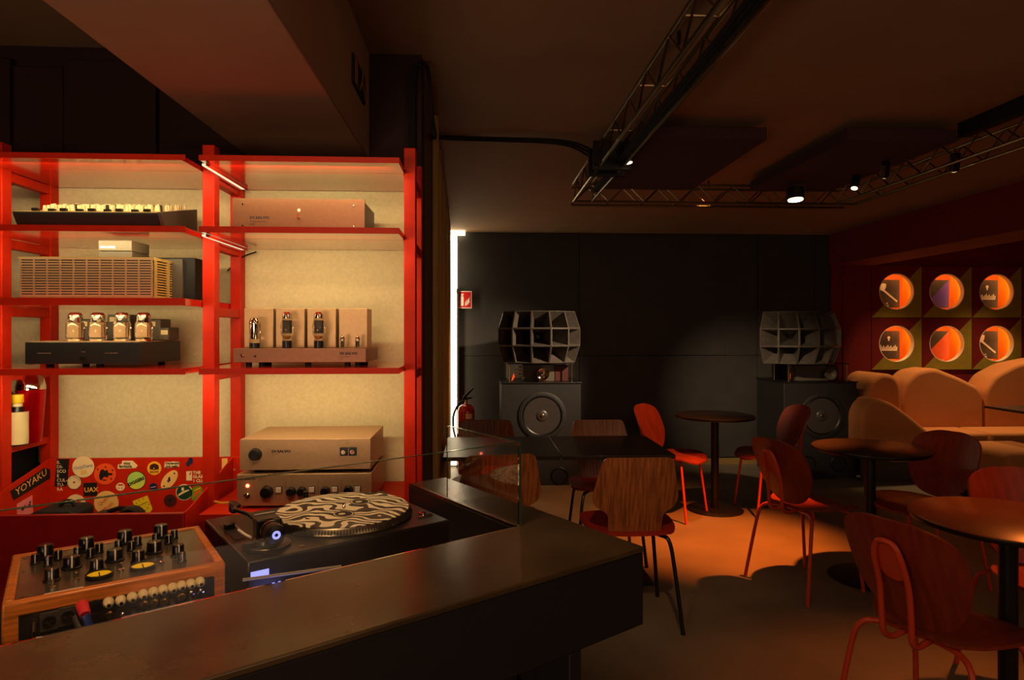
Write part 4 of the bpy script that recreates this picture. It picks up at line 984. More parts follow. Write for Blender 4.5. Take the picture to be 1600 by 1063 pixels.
# pale line behind the counter edge, built as a thin rod
rod_a = PZ(379, 906, .985); rod_b = PZ(532, 885, .985)
tag(obj('pale_rod', MB().tube([CW((379-800)/1000*1.17, 1.17, EYE-.388*1.17), CW((532-800)/1000*1.30, 1.30, EYE-.367*1.30)], .003, 8), 'cream'), 'thin pale line, built as a rod, along the back edge of the turntable', 'rod')

# headphones/round black puck beyond the platter
p = PZ(596, 764, ZT_+.03)
tag(obj('record_clamp', MB().lathe([(0, 0), (.018, 0), (.018, .018), (.014, .022), (0, .022)], n=20), 'black_plastic', loc=(p.x-.006, p.y+.05, zA+.001)), 'small black record clamp on the red shelf just behind the turntable', 'clamp')

# ================================================================== ROTARY MIXER
MA = radians(35.2-3.03)
HM = .44; ZM = EYE-HM
rf = CW((352-800)/360*HM, 1000/360*HM)
mx = thing('rotary_mixer', 'wood-framed rotary mixer with black knobs and two yellow meters in the bar well', 'mixer', (rf.x, rf.y, .865), MA)
MW, MD, MH = .335, .285, ZM-.865
# local: x from -MW to 0, y 0..MD
obj('wood_frame', MB().box(-MW, 0, 0, .016, .004, MH).box(-MW, 0, MD-.016, MD, .004, MH).box(-MW, -MW+.016, .016, MD-.016, .004, MH).box(-.016, 0, .016, MD-.016, .004, MH), 'wood_frame', mx, bevel=.004)
obj('faceplate', MB().box(-MW+.016, -.016, .016, MD-.016, MH-.010, MH-.003), 'mixer_face', mx)
obj('bottom', MB().box(-MW+.016, -.016, .016, MD-.016, 0, .01), 'black_matte', mx)
obj('rear_panel', MB().box(-MW+.022, -.020, -.0015, 0, .010, MH-.022), 'rear_panel', mx)
obj('panel_trim', MB().box(-MW+.022, -.020, -.003, -.0015, MH-.023, MH-.021), 'brass', mx)
inv = (Matrix.Translation((rf.x, rf.y, .865)) @ Matrix.Rotation(MA, 4, 'Z')).inverted()
def ml(u, v, z):  # pixel at world height z -> mixer local
    return inv @ PZ(u, v, z)
F = MH-.003
def zk(u, v, r, h, nm='knob'):
    p = ml(u, v, .865+F+h); knob(mx, p.x, p.y, F, r, h, 'black_plastic', nm, 'z', 'white_plastic')
for u, v in ((71, 851), (135, 840), (195, 829), (251, 820)): zk(u, v, .015, .026, 'large_knob')
for u, v in ((112, 869), (179, 858), (241, 846)): zk(u, v, .015, .022, 'large_knob')
for u, v in ((81, 888), (151, 874), (216, 860), (278, 851)): zk(u, v, .012, .022, 'knob')
for u, v in ((55, 866), (75, 869), (91, 860), (121, 855), (141, 857), (155, 849), (185, 844), (205, 846), (215, 838), (243, 834), (263, 836), (272, 828), (284, 863)): zk(u, v, .0075, .018, 'small_knob')
for u, v in ((155, 898), (223, 885)):
    p = ml(u, v, .865+F+.004)
    k_ = obj('meter', MB().lathe([(.020, 0), (.022, .001), (.022, .007), (.0195, .008)], (p.x, p.y, F), n=32), 'black_plastic', mx)
    obj('meter_face', MB().lathe([(0, 0), (.0195, 0), (.0195, .005), (0, .005)], (p.x, p.y, F), n=28), 'vu_yellow', k_)
    obj('needle', MB().box(p.x-.001, p.x+.001, p.y-.012, p.y+.010, F+.0052, F+.0058), 'print_dark', k_)
for u, v in ((82, 913), (119, 901), (189, 886), (253, 874), (31, 890), (28, 870), (270, 868), (330, 869), (36, 929)):
    p = ml(u, v, .865+F+.006)
    big = (u, v) in ((82, 913), (119, 901), (189, 886), (253, 874))
    if big: obj('toggle', MB().lathe([(0, 0), (.005, 0), (.005, .003), (.002, .004), (.0022, .014), (0, .015)], (p.x, p.y, F), n=12), 'chrome', mx)
    else: obj('screw', MB().lathe([(0, 0), (.0035, 0), (.003, .0015), (0, .002)], (max(min(p.x, -.022), -MW+.022), max(min(p.y, MD-.022), .022), F), n=10), 'steel', mx)
text('CONDESA', .007, 'white_plastic', mx, tuple(ml(78, 917, .865+F)+Vector((0, -.002, .0004))), rot=(0, 0, 0), sx=1.3) if False else obj('maker_mark', MB().box(-MW+.055, -MW+.11, .020, .024, F, F+.0004), 'white_plastic', mx)
# rear sockets: unproject pixels onto the rear face
Mi = Matrix.Translation((rf.x, rf.y, .865)) @ Matrix.Rotation(MA, 4, 'Z')
nrm = (Mi.to_3x3() @ Vector((0, -1, 0))); org = Mi @ Vector((0, -.0015, 0))
def rear(u, v):
    d = FV + RV*((u-800)/1000) + Vector((0, 0, -(v-518)/1000)); e_ = Vector((0, 0, EYE))
    s = (org-e_).dot(nrm)/d.dot(nrm); return inv @ (e_+d*s)
def jack(u, v, m, r=.0085, cap=True):
    p = rear(u, v)
    if cap:
        k_ = obj('phono_cap', MB().lathe([(r, 0), (r*1.02, -.006), (r*.8, -.014), (r*.5, -.017), (0, -.017)], (p.x, -.0015, p.z), n=18, axis='y'), m, mx)
        obj('tip', MB().cyl((p.x, -.018, p.z), (p.x, -.022, p.z), r*.35, n=10), 'chrome', k_)
    else:
        obj('phono_socket', MB().lathe([(r, 0), (r*.9, -.003), (r*.55, -.004), (r*.5, -.012), (0, -.012)], (p.x, -.0015, p.z), n=16, axis='y'), m, mx)
for u, v in ((169, 940), (188, 937), (206, 932), (223, 927.5), (239, 924), (254, 920.5), (269, 917.5), (283, 914), (297.5, 911), (311.5, 908)): jack(u, v, 'cream_knob')
for u, v, m in ((170, 960, 'brass'), (190, 962, 'chrome'), (225, 944, 'brass'), (241, 941, 'brass'), (256, 940, 'brass'), (283, 932, 'brass'), (297, 928, 'chrome'), (312, 925, 'chrome')): jack(u, v, m, .0075, False)
for u, v in ((208, 950), (266, 935), (232, 950), (296, 934)):
    p = rear(u, v); k_ = obj('phono_plug', MB().cyl((p.x, -.012, p.z), (p.x, -.040, p.z-.006), .005, .004, n=12).tube(spl([(p.x, -.040, p.z-.006), (p.x+.003, -.052, p.z-.03), (p.x+.006, -.03, p.z-.06)]), .0022, 6), 'steel', mx)
for u, v in ((149, 945), (150, 962)):
    p = rear(u, v); obj('jack_socket', MB().lathe([(.009, 0), (.009, -.004), (.004, -.005), (.004, -.001)], (p.x, -.0015, p.z), n=18, axis='y'), 'black_plastic', mx)
for u0, v0 in ((77, 970), (106, 962)):
    p = rear(u0, v0); k_ = obj('balanced_socket', MB().box(p.x-.013, p.x+.013, -.004, -.0015, p.z-.016, p.z+.016), 'dark_grey', mx, bevel=.002)
    obj('socket_ring', MB().lathe([(.010, -.0041), (.0095, -.006), (.008, -.0061), (.008, -.0045), (0, -.0045)], (p.x, 0, p.z), n=20, axis='y'), 'black_metal', k_)
    obj('pins', MB().cyl((p.x-.004, -.0045, p.z), (p.x-.004, -.007, p.z), .0012, n=6).cyl((p.x+.004, -.0045, p.z), (p.x+.004, -.007, p.z), .0012, n=6).cyl((p.x, -.0045, p.z-.004), (p.x, -.007, p.z-.004), .0012, n=6), 'brass', k_)
p = rear(54, 968); obj('earth_terminal', MB().cyl((p.x, -.0015, p.z), (p.x, -.014, p.z), .004, n=12).tube([(p.x, -.012, p.z), (p.x, -.02, p.z-.012), (p.x, -.016, p.z-.04)], .003, 8), 'steel', mx)
p = rear(128, 950)
k_ = obj('power_plug', MB().cyl((p.x, -.0015, p.z+.006), (p.x+.004, -.028, p.z-.004), .010, .0085, n=16), 'red_plug', mx, label='red plug')
obj('plug_sleeve', MB().cyl((p.x+.004, -.028, p.z-.004), (p.x+.012, -.040, p.z-.03), .007, .006, n=14), 'blue_plug', k_, label='blue plug sleeve')
p = rear(119, 960); obj('grey_plug', MB().cyl((p.x, -.0015, p.z-.004), (p.x+.006, -.026, p.z-.018), .007, .006, n=14), 'dark_grey', mx)

# ================================================================== SPEAKERS
def speaker(uc, label, cat_side):
    dS = 5.90
    return
def bass_cab(u0, u1, vt, vb, Yf, label):
    a = PY(u0, vt, Yf); c = PY(u1, vt, Yf); W = c.x-a.x; H = a.z; D = .60
    t = thing('bass_cabinet', label, 'speaker', ((a.x+c.x)/2, Yf, 0), 0, 'black bass cabinets under the horns')
    obj('cabinet', MB().box(-W/2, W/2, 0, D, 0, H-.012), 'cab_black', t, bevel=.004)
    obj('top_board', MB().box(-W/2-.01, W/2+.01, -.01, D+.01, H-.011, H), 'black_metal', t, bevel=.002)
    zc = PY(u0, (vt+vb)/2, Yf).z
    return t, W, H, D
def driver(t, x, z, R):
    g = obj('driver_frame', MB().lathe([(R, 0), (R, -.010), (R*.97, -.014), (R*.84, -.014), (R*.82, -.006)], (x, 0, z), n=48, axis='y'), 'cab_black', t)
    obj('surround', MB().lathe([(R*.83, -.006), (R*.80, -.012), (R*.76, -.006)], (x, 0, z), n=48, axis='y'), 'black_plastic', t)
    obj('woofer_cone', MB().lathe([(R*.76, -.006), (R*.55, -.0045), (R*.22, -.001)], (x, 0, z), n=48, axis='y'), 'cone', t)
    obj('dust_cap', MB().lathe([(R*.25, -.002), (R*.22, -.008), (R*.12, -.013), (0, -.015)], (x, 0, z), n=32, axis='y'), 'cone', t)
    obj('badge', MB().lathe([(R*.09, -.0148), (R*.07, -.017), (0, -.018)], (x, 0, z), n=20, axis='y'), 'steel', t)
    for k in range(8):
        a_ = 2*pi*k/8+.2; obj('bolt', MB().cyl((x+R*.91*cos(a_), -.013, z+R*.91*sin(a_)), (x+R*.91*cos(a_), -.018, z+R*.91*sin(a_)), .006, n=6), 'steel', g)
def port(t, x, z, r):
    p = obj('reflex_port', MB().lathe([(r*1.12, 0), (r*1.12, -.008), (r, -.012), (r*.92, -.004)], (x, 0, z), n=28, axis='y'), 'black_plastic', t)
    obj('port_mouth', MB().lathe([(r*.93, -.003), (0, -.003)], (x, 0, z), n=28, axis='y'), 'black_matte', p)
ZH = None
def horn(t_loc, Wd, Hh, z0, label, yaw=0, ncol=5, nrow=3):
    """multicell horn: cells on a curved front, each a tapering box"""
    t = thing('multicell_horn', label, 'horn speaker', t_loc, yaw, 'multicell horns above the bass cabinets')
    Rr = .42; da = radians(23.5); db = radians(19)
    def P(i, j, k):   # i col boundary 0..ncol, j row boundary 0..nrow, k depth 0 mouth .. 1 throat
        a_ = (i-ncol/2)*da; b_ = (j-nrow/2)*db
        # mouth corners: facets
        edge = j in (0, nrow); x = Rr*1.07*sin(a_)*(.88 if edge else 1.0); y = -Rr*(cos(a_)*(.80 if edge else 1.0))
        z = Hh*(j-nrow/2)/nrow
        m_ = Vector((x, y, z))
        c_ = Vector((0, -.04, 0))
        return m_.lerp(c_+Vector(((i-ncol/2)*.02, 0, (j-nrow/2)*.02)), k)
    th = .004
    for i in range(ncol):
        for j in range(nrow):
            mb = MB()
            o_ = [P(i, j, 0), P(i+1, j, 0), P(i+1, j+1, 0), P(i, j+1, 0)]
            c_ = sum(o_, Vector())/4
            mouth = [v.lerp(c_, .02) for v in o_]; lip = [v.lerp(c_, .085) for v in o_]
            ti = [P(i, j, .9), P(i+1, j, .9), P(i+1, j+1, .9), P(i, j+1, .9)]; tc_ = sum(ti, Vector())/4
            inner = [v.lerp(tc_, .2) for v in ti]
            A = [mb._v(v) for v in mouth]; B = [mb._v(v) for v in lip]; C_ = [mb._v(v) for v in inner]; D_ = [mb._v(v) for v in ti]
            for q in range(4):
                r_ = (q+1) % 4
                mb.face([A[q], A[r_], B[r_], B[q]]); mb.face([B[q], B[r_], C_[r_], C_[q]]); mb.face([A[q], D_[q], D_[r_], A[r_]])
            mb.face(C_)
            obj('horn_cell', mb, 'horn_black', t, smooth=False)
    obj('throat', MB().box(-.07, .07, -.06, .10, -.07, .07), 'black_metal', t, bevel=.004)
    obj('driver', MB().lathe([(0, .10), (.075, .10), (.085, .12), (.085, .20), (.06, .22), (0, .22)], n=28, axis='y'), 'black_metal', t)
    return t
def stack(u0, u1, vt, vb, Yf, du, side, rot=0):
    t, W, H, D = bass_cab(u0, u1, vt, vb, Yf, 'matte black bass cabinet with one large driver and two ports, the %s speaker' % side)
    if rot: t.rotation_euler = (0, 0, rot)
    pc_ = PY(du, 650, Yf); x = pc_.x-(t.location.x)
    driver(t, x, pc_.z, .222)
    for q in (-.165, .165): port(t, x+q*.92+.01, PY(du, 744 if side == 'left' else 725, Yf).z, .072)
    # stand between cabinet and horn, with tweeter
    cx_ = t.location.x
    s = thing('tweeter_stand', 'low open stand with coils and a small bright tweeter on the %s bass cabinet' % side, 'stand', (cx_, Yf+.05, H))
    hh = .165
    for sx in (-.29, .29):
        for y in (0.0, .30): obj('stand_rod', MB().cyl((sx, y, 0), (sx, y, hh), .007, n=10), 'steel', s)
    obj('stand_plate', MB().box(-.31, .31, -.015, .33, hh, hh+.008), 'black_metal', s, bevel=.001)
    obj('crossover_box', MB().box(-.16, .14, .10, .30, 0, hh-.01), 'trafo', s, bevel=.003)
    obj('side_box', MB().box(.145, .27, .10, .30, 0, hh-.02), 's_brown' if side == 'left' else 'dark_grey', s, bevel=.003)
    for k in range(4): obj('terminal', MB().cyl((-.20, .14, .03+k*.034), (-.165, .14, .03+k*.034), .011, n=12), 'brass', s)
    for k in range(3): obj('wire', MB().tube(spl([(-.20, .14, .04+k*.034), (-.235, .08, .05+k*.03), (-.25, .04, .03+.02*k), (-.27, .02, .01+.004*k)]), .003, 6), 's_orange', s)
    tw = thing('tweeter', 'small round bright horn tweeter on the %s bass cabinet, under the multicell horn' % side, 'tweeter', (cx_+.02+(.0 if side == 'left' else .10), Yf+.03, H), 0, 'ball tweeters')
    obj('tweeter_body', MB().lathe([(0, .07), (.04, .065), (.05, .02), (.058, 0), (.056, -.006), (.045, -.004), (.02, .02), (.014, .024), (0, .024)], (0, 0, .072), n=32, axis='y'), 'chrome' if side == 'left' else 'trafo', tw)
    obj('phase_plug', MB().lathe([(0, -.006), (.006, .0), (.014, .022)], (0, 0, .072), n=20, axis='y'), 'chrome', tw)
    obj('cradle', MB().box(-.045, .045, -.004, .03, 0, .012).box(-.03, .03, 0, .03, .012, .022), 'chrome', tw, bevel=.002)
    return t, H
t1, H1 = stack(783.5, 907.5, 598, 760, 5.87, 847, 'left')
t2, H2 = stack(1225, 1338.5, 597, 755, 6.00, 1284, 'right')
zlo = PY(845, 570, 5.9).z; zhi = PY(845, 486, 5.9).z
hy = 5.9+.12
for uc, side, H, yaw in ((847, 'left', H1, 0), (1276, 'right', H2, radians(-4))):
    c = PY(uc, 528, hy-.36)
    lo = H+.165+.012
    horn((c.x, hy+.12, (lo+zhi)/2), .8, zhi-lo, 0, 'black multicell horn of fifteen square cells above the %s bass cabinet' % side, yaw)

# ================================================================== FIRE EXTINGUISHER + SIGN
a = PY(716, 455, YB-.06); c = PY(737, 482, YB-.06)
sg = thing('fire_extinguisher_sign', 'small red sign with white extinguisher and flames on the black wall by the light slot', 'sign', (a.x, YB-.06, c.z))
W = c.x-a.x; H = a.z-c.z
obj('plate', MB().box(0, W, 0, .004, 0, H), 'sign_white', sg)
obj('red_field', MB().box(.006, W-.006, -.0006, 0, .008, H-.008), 'sign_red', sg)
g = MB().prism(rrect(W*.16, W*.40, H*.14, H*.70, .01), 'y', -.0012, -.0007).prism([(W*.2, H*.72), (W*.36, H*.72), (W*.42, H*.84), (W*.24, H*.86)], 'y', -.0012, -.0007)
for k, (x_, z_) in enumerate(((.5, .14), (.62, .2), (.72, .3))):
    g.prism([(W*x_, H*z_), (W*(x_+.14), H*(z_+.04)), (W*(x_+.10), H*(z_+.22)), (W*(x_+.17), H*(z_+.42)), (W*(x_+.02), H*(z_+.2))], 'y', -.0018-.0004*k, -.0014-.0004*k)
obj('pictogram', g, 'sign_white', sg)
obj('bracket', MB().box(-.02, .0, -.004, .05, H-.02, H+.02), 'black_metal', sg)
p = PY(727, 640, 6.45)
fe = thing('fire_extinguisher', 'red fire extinguisher with black hose and handle in the back left corner', 'extinguisher', (p.x+.01, 6.45, 0))
zt = PY(727, 632, 6.45).z
obj('cylinder', MB().lathe([(0, 0), (.08, 0), (.085, .02), (.085, zt-.07), (.072, zt-.025), (.04, zt), (.018, zt+.004), (0, zt+.004)], n=32), 'ext_red', fe)
obj('valve', MB().cyl((0, 0, zt), (0, 0, zt+.045), .014, n=14), 'brass', fe)
obj('handle', MB().prism([(-.045, zt+.05), (-.02, zt+.04), (.06, zt+.06), (.06, zt+.072), (.0, zt+.07), (.075, zt+.155), (.065, zt+.165), (-.03, zt+.08)], 'y', -.01, .01), 'black_plastic', fe, bevel=.002)
obj('hose', MB().tube(spl([(-.02, 0, zt+.03), (-.07, 0, zt+.01), (-.125, 0, zt-.10), (-.13, 0, zt-.22), (-.10, 0, zt-.36), (-.09, 0, zt-.45)]), .011, 10), 'rubber', fe)
lbm = MB(); Aa = []; Bb = []
for i in range(9):
    tq = radians(-100+i*9); Aa.append(lbm._v((.0862*cos(tq), .0862*sin(tq), zt-.30))); Bb.append(lbm._v((.0862*cos(tq), .0862*sin(tq), zt-.075)))
for i in range(8): lbm.face([Aa[i], Aa[i+1], Bb[i+1], Bb[i]])
obj('label', lbm, 'sign_red', fe)
mb = MB(); Aa = []; Bb = []
for i in range(5):
    tq = radians(-92+i*11); Aa.append(mb._v((.087*cos(tq), .087*sin(tq), zt-.135))); Bb.append(mb._v((.087*cos(tq), .087*sin(tq), zt-.085)))
for i in range(4): mb.face([Aa[i], Aa[i+1], Bb[i+1], Bb[i]])
obj('label', mb, 's_cream', fe, label='cream label')
text('E-MIL', .034, 'sign_white', fe, (.012, -.0885, zt-.19), rot=(pi/2, 0, .25), bold=.0008)

# ================================================================== TABLES
def rect_table(x0, x1, y0, y1, label, mt='table_black', z=.75, cx=0):
    t = thing('table', label, 'table', ((x0+x1)/2, (y0+y1)/2, 0), 0, 'black rectangular tables')
    w, d = (x1-x0)/2, (y1-y0)/2
    obj('tabletop', MB().box(-w, w, -d, d, z-.022, z), mt, t, bevel=.002)
    obj('column', MB().cyl((cx, 0, .02), (cx, 0, z-.022), .035, n=20), 'black_metal', t)
    obj('base', MB().box(cx-.22, cx+.22, -.22, .22, 0, .015), 'black_metal', t, bevel=.003)
    return t
xs_ = PZ(858, 699, .75).x
rect_table(-.19, .445, 3.42, 4.07, 'black rectangular table by the curtain, left of the thin bright seam')
rect_table(.45, 1.07, 3.42, 4.07, 'black rectangular table right of the thin bright seam, before the left speaker')
def round_table(loc, R, label, mt='table_black', z=.755):
    t = thing('round_table', label, 'table', loc, 0, 'round pedestal tables')
    obj('tabletop', MB().lathe([(0, z-.004), (0, z), (R-.006, z), (R, z-.004)], n=72).lathe([(0, z-.022), (R-.012, z-.022)], n=72), mt, t)
    obj('rim', MB().lathe([(R, z-.004), (R+.001, z-.012), (R-.003, z-.020), (R-.012, z-.022)], n=72), 'table_edge', t)
    obj('column', MB().cyl((0, 0, .012), (0, 0, z-.022), .030, n=24), 'black_metal', t)
    obj('base', MB().lathe([(0, 0), (.215, 0), (.22, .006), (.21, .012), (.05, .018), (0, .018)], n=56), 'black_metal', t)
    return t
T1 = CW(.317*5.1, 5.1); T2 = CW(.559*3.68, 3.68); T3 = CW(.775*2.28, 2.28)
round_table((T1.x, T1.y, 0), .305, 'small dark round pedestal table farthest back, between the two speakers')
round_table((T2.x, T2.y, 0), .305, 'dark round pedestal table in the middle, before the right speaker')
round_table((T3.x, T3.y, 0), .305, 'brown round pedestal table nearest the camera at the right edge', 'table_brown')
a = PZ(1520, 632, .74); 
rect_table(a.x+.02, a.x+.9, 5.02, 5.62, 'dark rectangular table before the terracotta sofa at the right edge', z=.74, cx=.26)

# ================================================================== CHAIRS
def smooth_loop(pts, n=6):
    out = []; k = len(pts); P = [Vector((p[0], p[1], 0)) for p in pts]
    for i in range(k):
        p0, p1, p2, p3 = P[i-1], P[i], P[(i+1) % k], P[(i+2) % k]
        for j in range(n):
            t = j/n; q = .5*((2*p1)+(-p0+p2)*t+(2*p0-5*p1+4*p2-p3)*t*t+(-p0+3*p1-3*p2+p3)*t**3)
            out.append((q.x, q.y))
    return out
def corner_round(pts, r, n=4):
    out = []; k = len(pts)
    for i in range(k):
        p0 = Vector(pts[i-1]); p1 = Vector(pts[i]); p2 = Vector(pts[(i+1) % k])
        a_ = (p0-p1); b_ = (p2-p1); rr = min(r, a_.length*.45, b_.length*.45)
        A = p1+a_.normalized()*rr; B = p1+b_.normalized()*rr
        for j in range(n+1):
            t = j/n; q = A*(1-t)**2+p1*2*t*(1-t)+B*t*t; out.append((q.x, q.y))
    return out
# chair with a T-shaped walnut back and black legs; faces +y
def wood_chair(label):
    t = thing('wooden_chair', label, 'chair', (0, 0, 0), 0, 'walnut chairs round the rectangular tables')
    zc = .64
    ol = corner_round([(-.165, .19), (.165, .19), (.208, -.01), (.19, -.055), (.13, -.085), (.127, -.20), (-.127, -.20), (-.13, -.085), (-.19, -.055), (-.208, -.01)], .03)
    def f(a_, b_):
        y = -.19-.05*(b_)/.2 + .9*a_*a_ ; n_ = Vector((-1.8*a_, 1, .25)).normalized()
        return (a_, y, zc+b_), n_
    obj('backrest', MB().shell(ol, f, .010, 6), 'walnut', t)
    sl = smooth_loop([(-.17, -.17), (0, -.185), (.17, -.17), (.225, 0), (.20, .17), (0, .20), (-.20, .17), (-.225, 0)])
    def g_(a_, b_): return (a_, b_, .455-.010*cos(min(1, (a_*a_+b_*b_)/.05)*pi/2)+.01), (0, 0, 1)
    obj('seat', MB().shell(sl, g_, .014, 5), 'seat_red', t, label='dark red lacquered seat')
    obj('leg_cross', MB().tube([(-.10, -.10, .440), (.10, .10, .440)], .010, 8).tube([(-.10, .10, .440), (.10, -.10, .440)], .010, 8), 'black_metal', t)
    for sx in (-1, 1):
        for sy in (-1, 1):
            obj('leg', MB().tube(spl([(sx*.07, sy*.07, .440), (sx*.135, sy*.13, .438), (sx*.165, sy*.16, .41), (sx*.185, sy*.185, .26), (sx*.21, sy*.215, .012)], 4), .010, 8).cyl((sx*.211, sy*.216, 0), (sx*.21, sy*.215, .015), .011, n=8), 'black_metal', t)
    return t
wc = wood_chair('walnut T-backed chair nearest the camera, its back to us, right of the glass screen')
def put(first, proto, u, d, rz_cam, label, used=[]):
    p = CW((u-800)/1000*d, d); rz = rz_cam
    if first: proto.location = (p.x, p.y, 0); proto.rotation_euler = (0, 0, rz); return proto
    return dup(proto, (p.x, p.y, 0), rz, label)
put(True, wc, 981, 3.20, radians(0), '')
put(False, wc, 775, 3.28, radians(5), 'walnut T-backed chair with its back to us, half hidden behind the glass screen')
put(False, wc, 945, 4.05, radians(180), 'walnut T-backed chair across the table, right of the left speaker\'s driver')
put(False, wc, 760, 4.05, radians(180), 'walnut T-backed chair across the table, in front of the fire extinguisher')

# chair with oval plywood shells and a red tube frame; faces +y
def tube_chair(label):
    t = thing('tube_frame_chair', label, 'chair', (0, 0, 0), 0, 'red tube chairs round the round tables')
    ol = smooth_loop([(-.195, .035), (-.175, .125), (-.09, .165), (0, .17), (.09, .165), (.175, .125), (.195, .035), (.175, -.07), (.11, -.165), (0, -.195), (-.11, -.165), (-.18, -.07)])
    zc = .665
    def f(a_, b_):
        y = -.215-.07*(b_)/.17 + 1.1*a_*a_; return (a_, y, zc+b_), Vector((-2.2*a_, 1, .35)).normalized()
    obj('backrest', MB().shell(ol, f, .010, 6), 'red_ply', t)
    sl = smooth_loop([(-.13, -.17), (0, -.18), (.13, -.17), (.21, -.05), (.21, .10), (.12, .195), (0, .21), (-.12, .195), (-.21, .10), (-.21, -.05)])
    def g_(a_, b_): return (a_, b_+.035, .452+.10*max(0, -b_-.12)-.25*max(0, b_-.13)+.2*max(0, abs(a_)-.12)), (0, 0, 1)
    obj('seat', MB().shell(sl, g_, .011, 6), 'red_ply', t)
    # U frame behind the back: pad on top, tubes curve under the seat
    pad_z = .70; yb = -.243
    mb = MB()
    def h_(a_, b_): return (a_, yb-.013-.07*b_/.17, pad_z+b_), Vector((0, 1, .35)).normalized()
    obj('back_pad', mb.shell(smooth_loop([(0, .062), (.032, .045), (.042, 0), (.036, -.045), (0, -.062), (-.036, -.045), (-.042, 0), (-.032, .045)], 4), h_, .012, 2), 'red_tube', t)
    loop = [(-.038, .09, .437), (-.040, -.12, .437), (-.042, -.185, .432), (-.046, -.225, .455), (-.048, -.232, .52), (-.047, -.243-.0, .62), (-.045, -.270, .70), (-.030, -.285, .755), (0, -.29, .768), (.030, -.285, .755), (.045, -.270, .70), (.047, -.243, .62), (.048, -.232, .52), (.046, -.225, .455), (.042, -.185, .432), (.040, -.12, .437), (.038, .09, .437)]
    obj('back_frame', MB().tube(spl(loop, 4), .0095, 10), 'red_tube', t)
    obj('seat_frame', MB().tube([(-.12, .10, .437), (.12, .10, .437)], .009, 8).tube([(-.12, -.11, .437), (.12, -.11, .437)], .009, 8), 'red_tube', t)
    for sx in (-1, 1):
        obj('leg', MB().tube(spl([(sx*.05, -.11, .436), (sx*.12, -.125, .436), (sx*.175, -.155, .415), (sx*.195, -.18, .33), (sx*.225, -.235, .01)], 4), .0095, 10).cyl((sx*.225, -.235, 0), (sx*.2245, -.234, .016), .0105, n=8), 'red_tube', t)
        obj('leg', MB().tube(spl([(sx*.05, .10, .436), (sx*.12, .115, .436), (sx*.165, .14, .415), (sx*.18, .155, .33), (sx*.20, .195, .01)], 4), .0095, 10).cyl((sx*.2, .195, 0), (sx*.1995, .194, .016), .0105, n=8), 'red_tube', t)
    return t
tc = tube_chair('red tube chair with oval back nearest the camera at lower right, its back to us')
# rz: facing direction; local +y -> heading; heading angle measured from world +y clockwise = -rz
def face(dx, dy): return atan2(dy, dx)-pi/2
def puttc(first, l, d, heading_deg, label=''):
    p = CW(l, d); a_ = radians(heading_deg)-TH
    rz = a_-pi/2
    if first: tc.location = (p.x, p.y, 0); tc.rotation_euler = (0, 0, rz); return tc
    return dup(tc, (p.x, p.y, 0), rz, label)
puttc(True, 1.42, 2.12, 26)
puttc(False, 1.66, 3.60, 22, 'red tube chair with its oval back to us, in the middle of the lit floor')
puttc(False, 1.25, 4.98, -38, 'red tube chair with brightly lit orange back, right end of the rectangular table')
puttc(False, 2.03, 5.05, 185, 'red tube chair in front of the right bass cabinet, facing the far round table')
puttc(False, 2.32, 3.62, 205, 'dark tube chair with its back seen against the sofa, right of the middle round table')
puttc(False, 2.10, 2.48, 264, 'tube chair with orange-lit seat tucked behind the nearest round table')

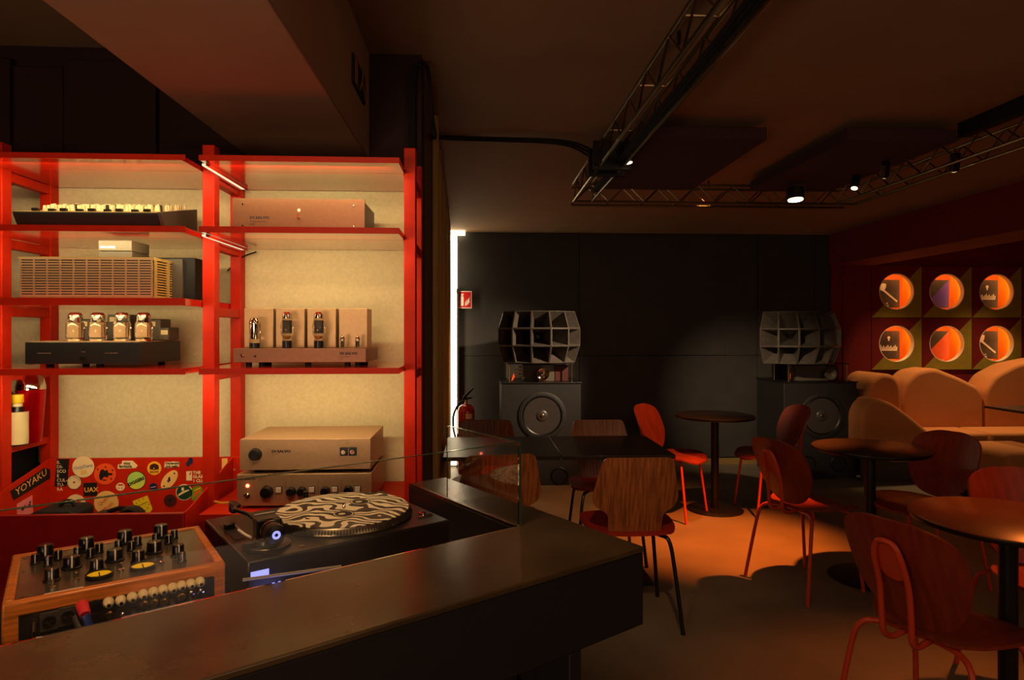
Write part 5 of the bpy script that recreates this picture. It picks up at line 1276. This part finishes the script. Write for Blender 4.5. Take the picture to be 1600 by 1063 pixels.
# ================================================================== SOFA
sf = thing('modular_sofa', 'terracotta fabric modular sofa with rounded backs below the round windows', 'sofa', (0, 0, 0))
def prof(pts, Yf, n=6):
    return [(PY(u, v, Yf).x, PY(u, v, Yf).z) for u, v in pts]
def cushion(name, poly, y0, y1, bev=.035, m='sofa_fabric', rnd=.06):
    poly = corner_round(poly, rnd, 5)
    mb = MB().prism(poly, 'y', y0, y1)
    o = obj(name, mb, m, sf, smooth=True)
    bv = o.modifiers.new('b', 'BEVEL'); bv.width = bev; bv.segments = 4; bv.limit_method = 'ANGLE'; bv.angle_limit = radians(50)
    return o
Yk = 6.36
cushion('backrest', prof([(1411, 690), (1409, 625), (1416, 597), (1434, 580), (1462, 575), (1500, 590), (1528, 604), (1537, 615), (1539, 690)], Yk-.08), Yk-.08, Yk+.24, .045)
cushion('backrest', prof([(1540, 690), (1540, 612), (1556, 588), (1590, 570), (1640, 560), (1680, 575), (1700, 690)], Yk-.08), Yk-.08, Yk+.24, .045)
cushion('arm_cushion', prof([(1352, 700), (1354, 620), (1362, 594), (1378, 583), (1398, 586), (1408, 600), (1411, 625), (1411, 700)], Yk-.24), Yk-.24, Yk+.24, .05)
# sloping side arm, running towards the camera
cushion('arm_front', prof([(1347, 720), (1347, 648), (1356, 630), (1372, 622), (1395, 630), (1425, 652), (1458, 680), (1462, 720)], 5.78), 5.78, 6.06, .045)
zs_ = .45
sx0 = PY(1440, 680, 5.9).x
def seatb(x0, x1, y0, y1, z0=.18, z1=zs_, nm='seat_cushion'):
    o = obj(nm, MB().box(x0, x1, y0, y1, z0, z1), 'sofa_fabric', sf); bv = o.modifiers.new('b', 'BEVEL'); bv.width = .03; bv.segments = 3
    return o
xj = PZ(1576, 683, zs_).x
seatb(sx0-.35, xj-.004, 5.84, Yk-.09); seatb(xj+.004, xj+1.2, 5.84, Yk-.09)
obj('plinth', MB().box(sx0-.38, xj+1.2, 5.90, Yk+.2, 0, .178), 'black_matte', sf)
obj('end_panel', MB().box(PY(1346, 700, 5.86).x, PY(1346, 700, 5.86).x+.9, 5.86, 5.885, 0, .40), 'dark_grey', sf, bevel=.003)
# footstool seat nearer the camera
pf = thing('upholstered_stool', 'terracotta upholstered bench seat before the sofa, behind the dark chair back', 'stool', (PZ(1520, 632, .74).x-.18, 5.2, 0), 0)
o = obj('cushion', MB().box(-.26, .34, -.38, .22, .14, .46), 'sofa_fabric', pf); bv = o.modifiers.new('b', 'BEVEL'); bv.width = .05; bv.segments = 4
obj('base', MB().box(-.22, .30, -.33, .18, 0, .14), 'black_matte', pf)
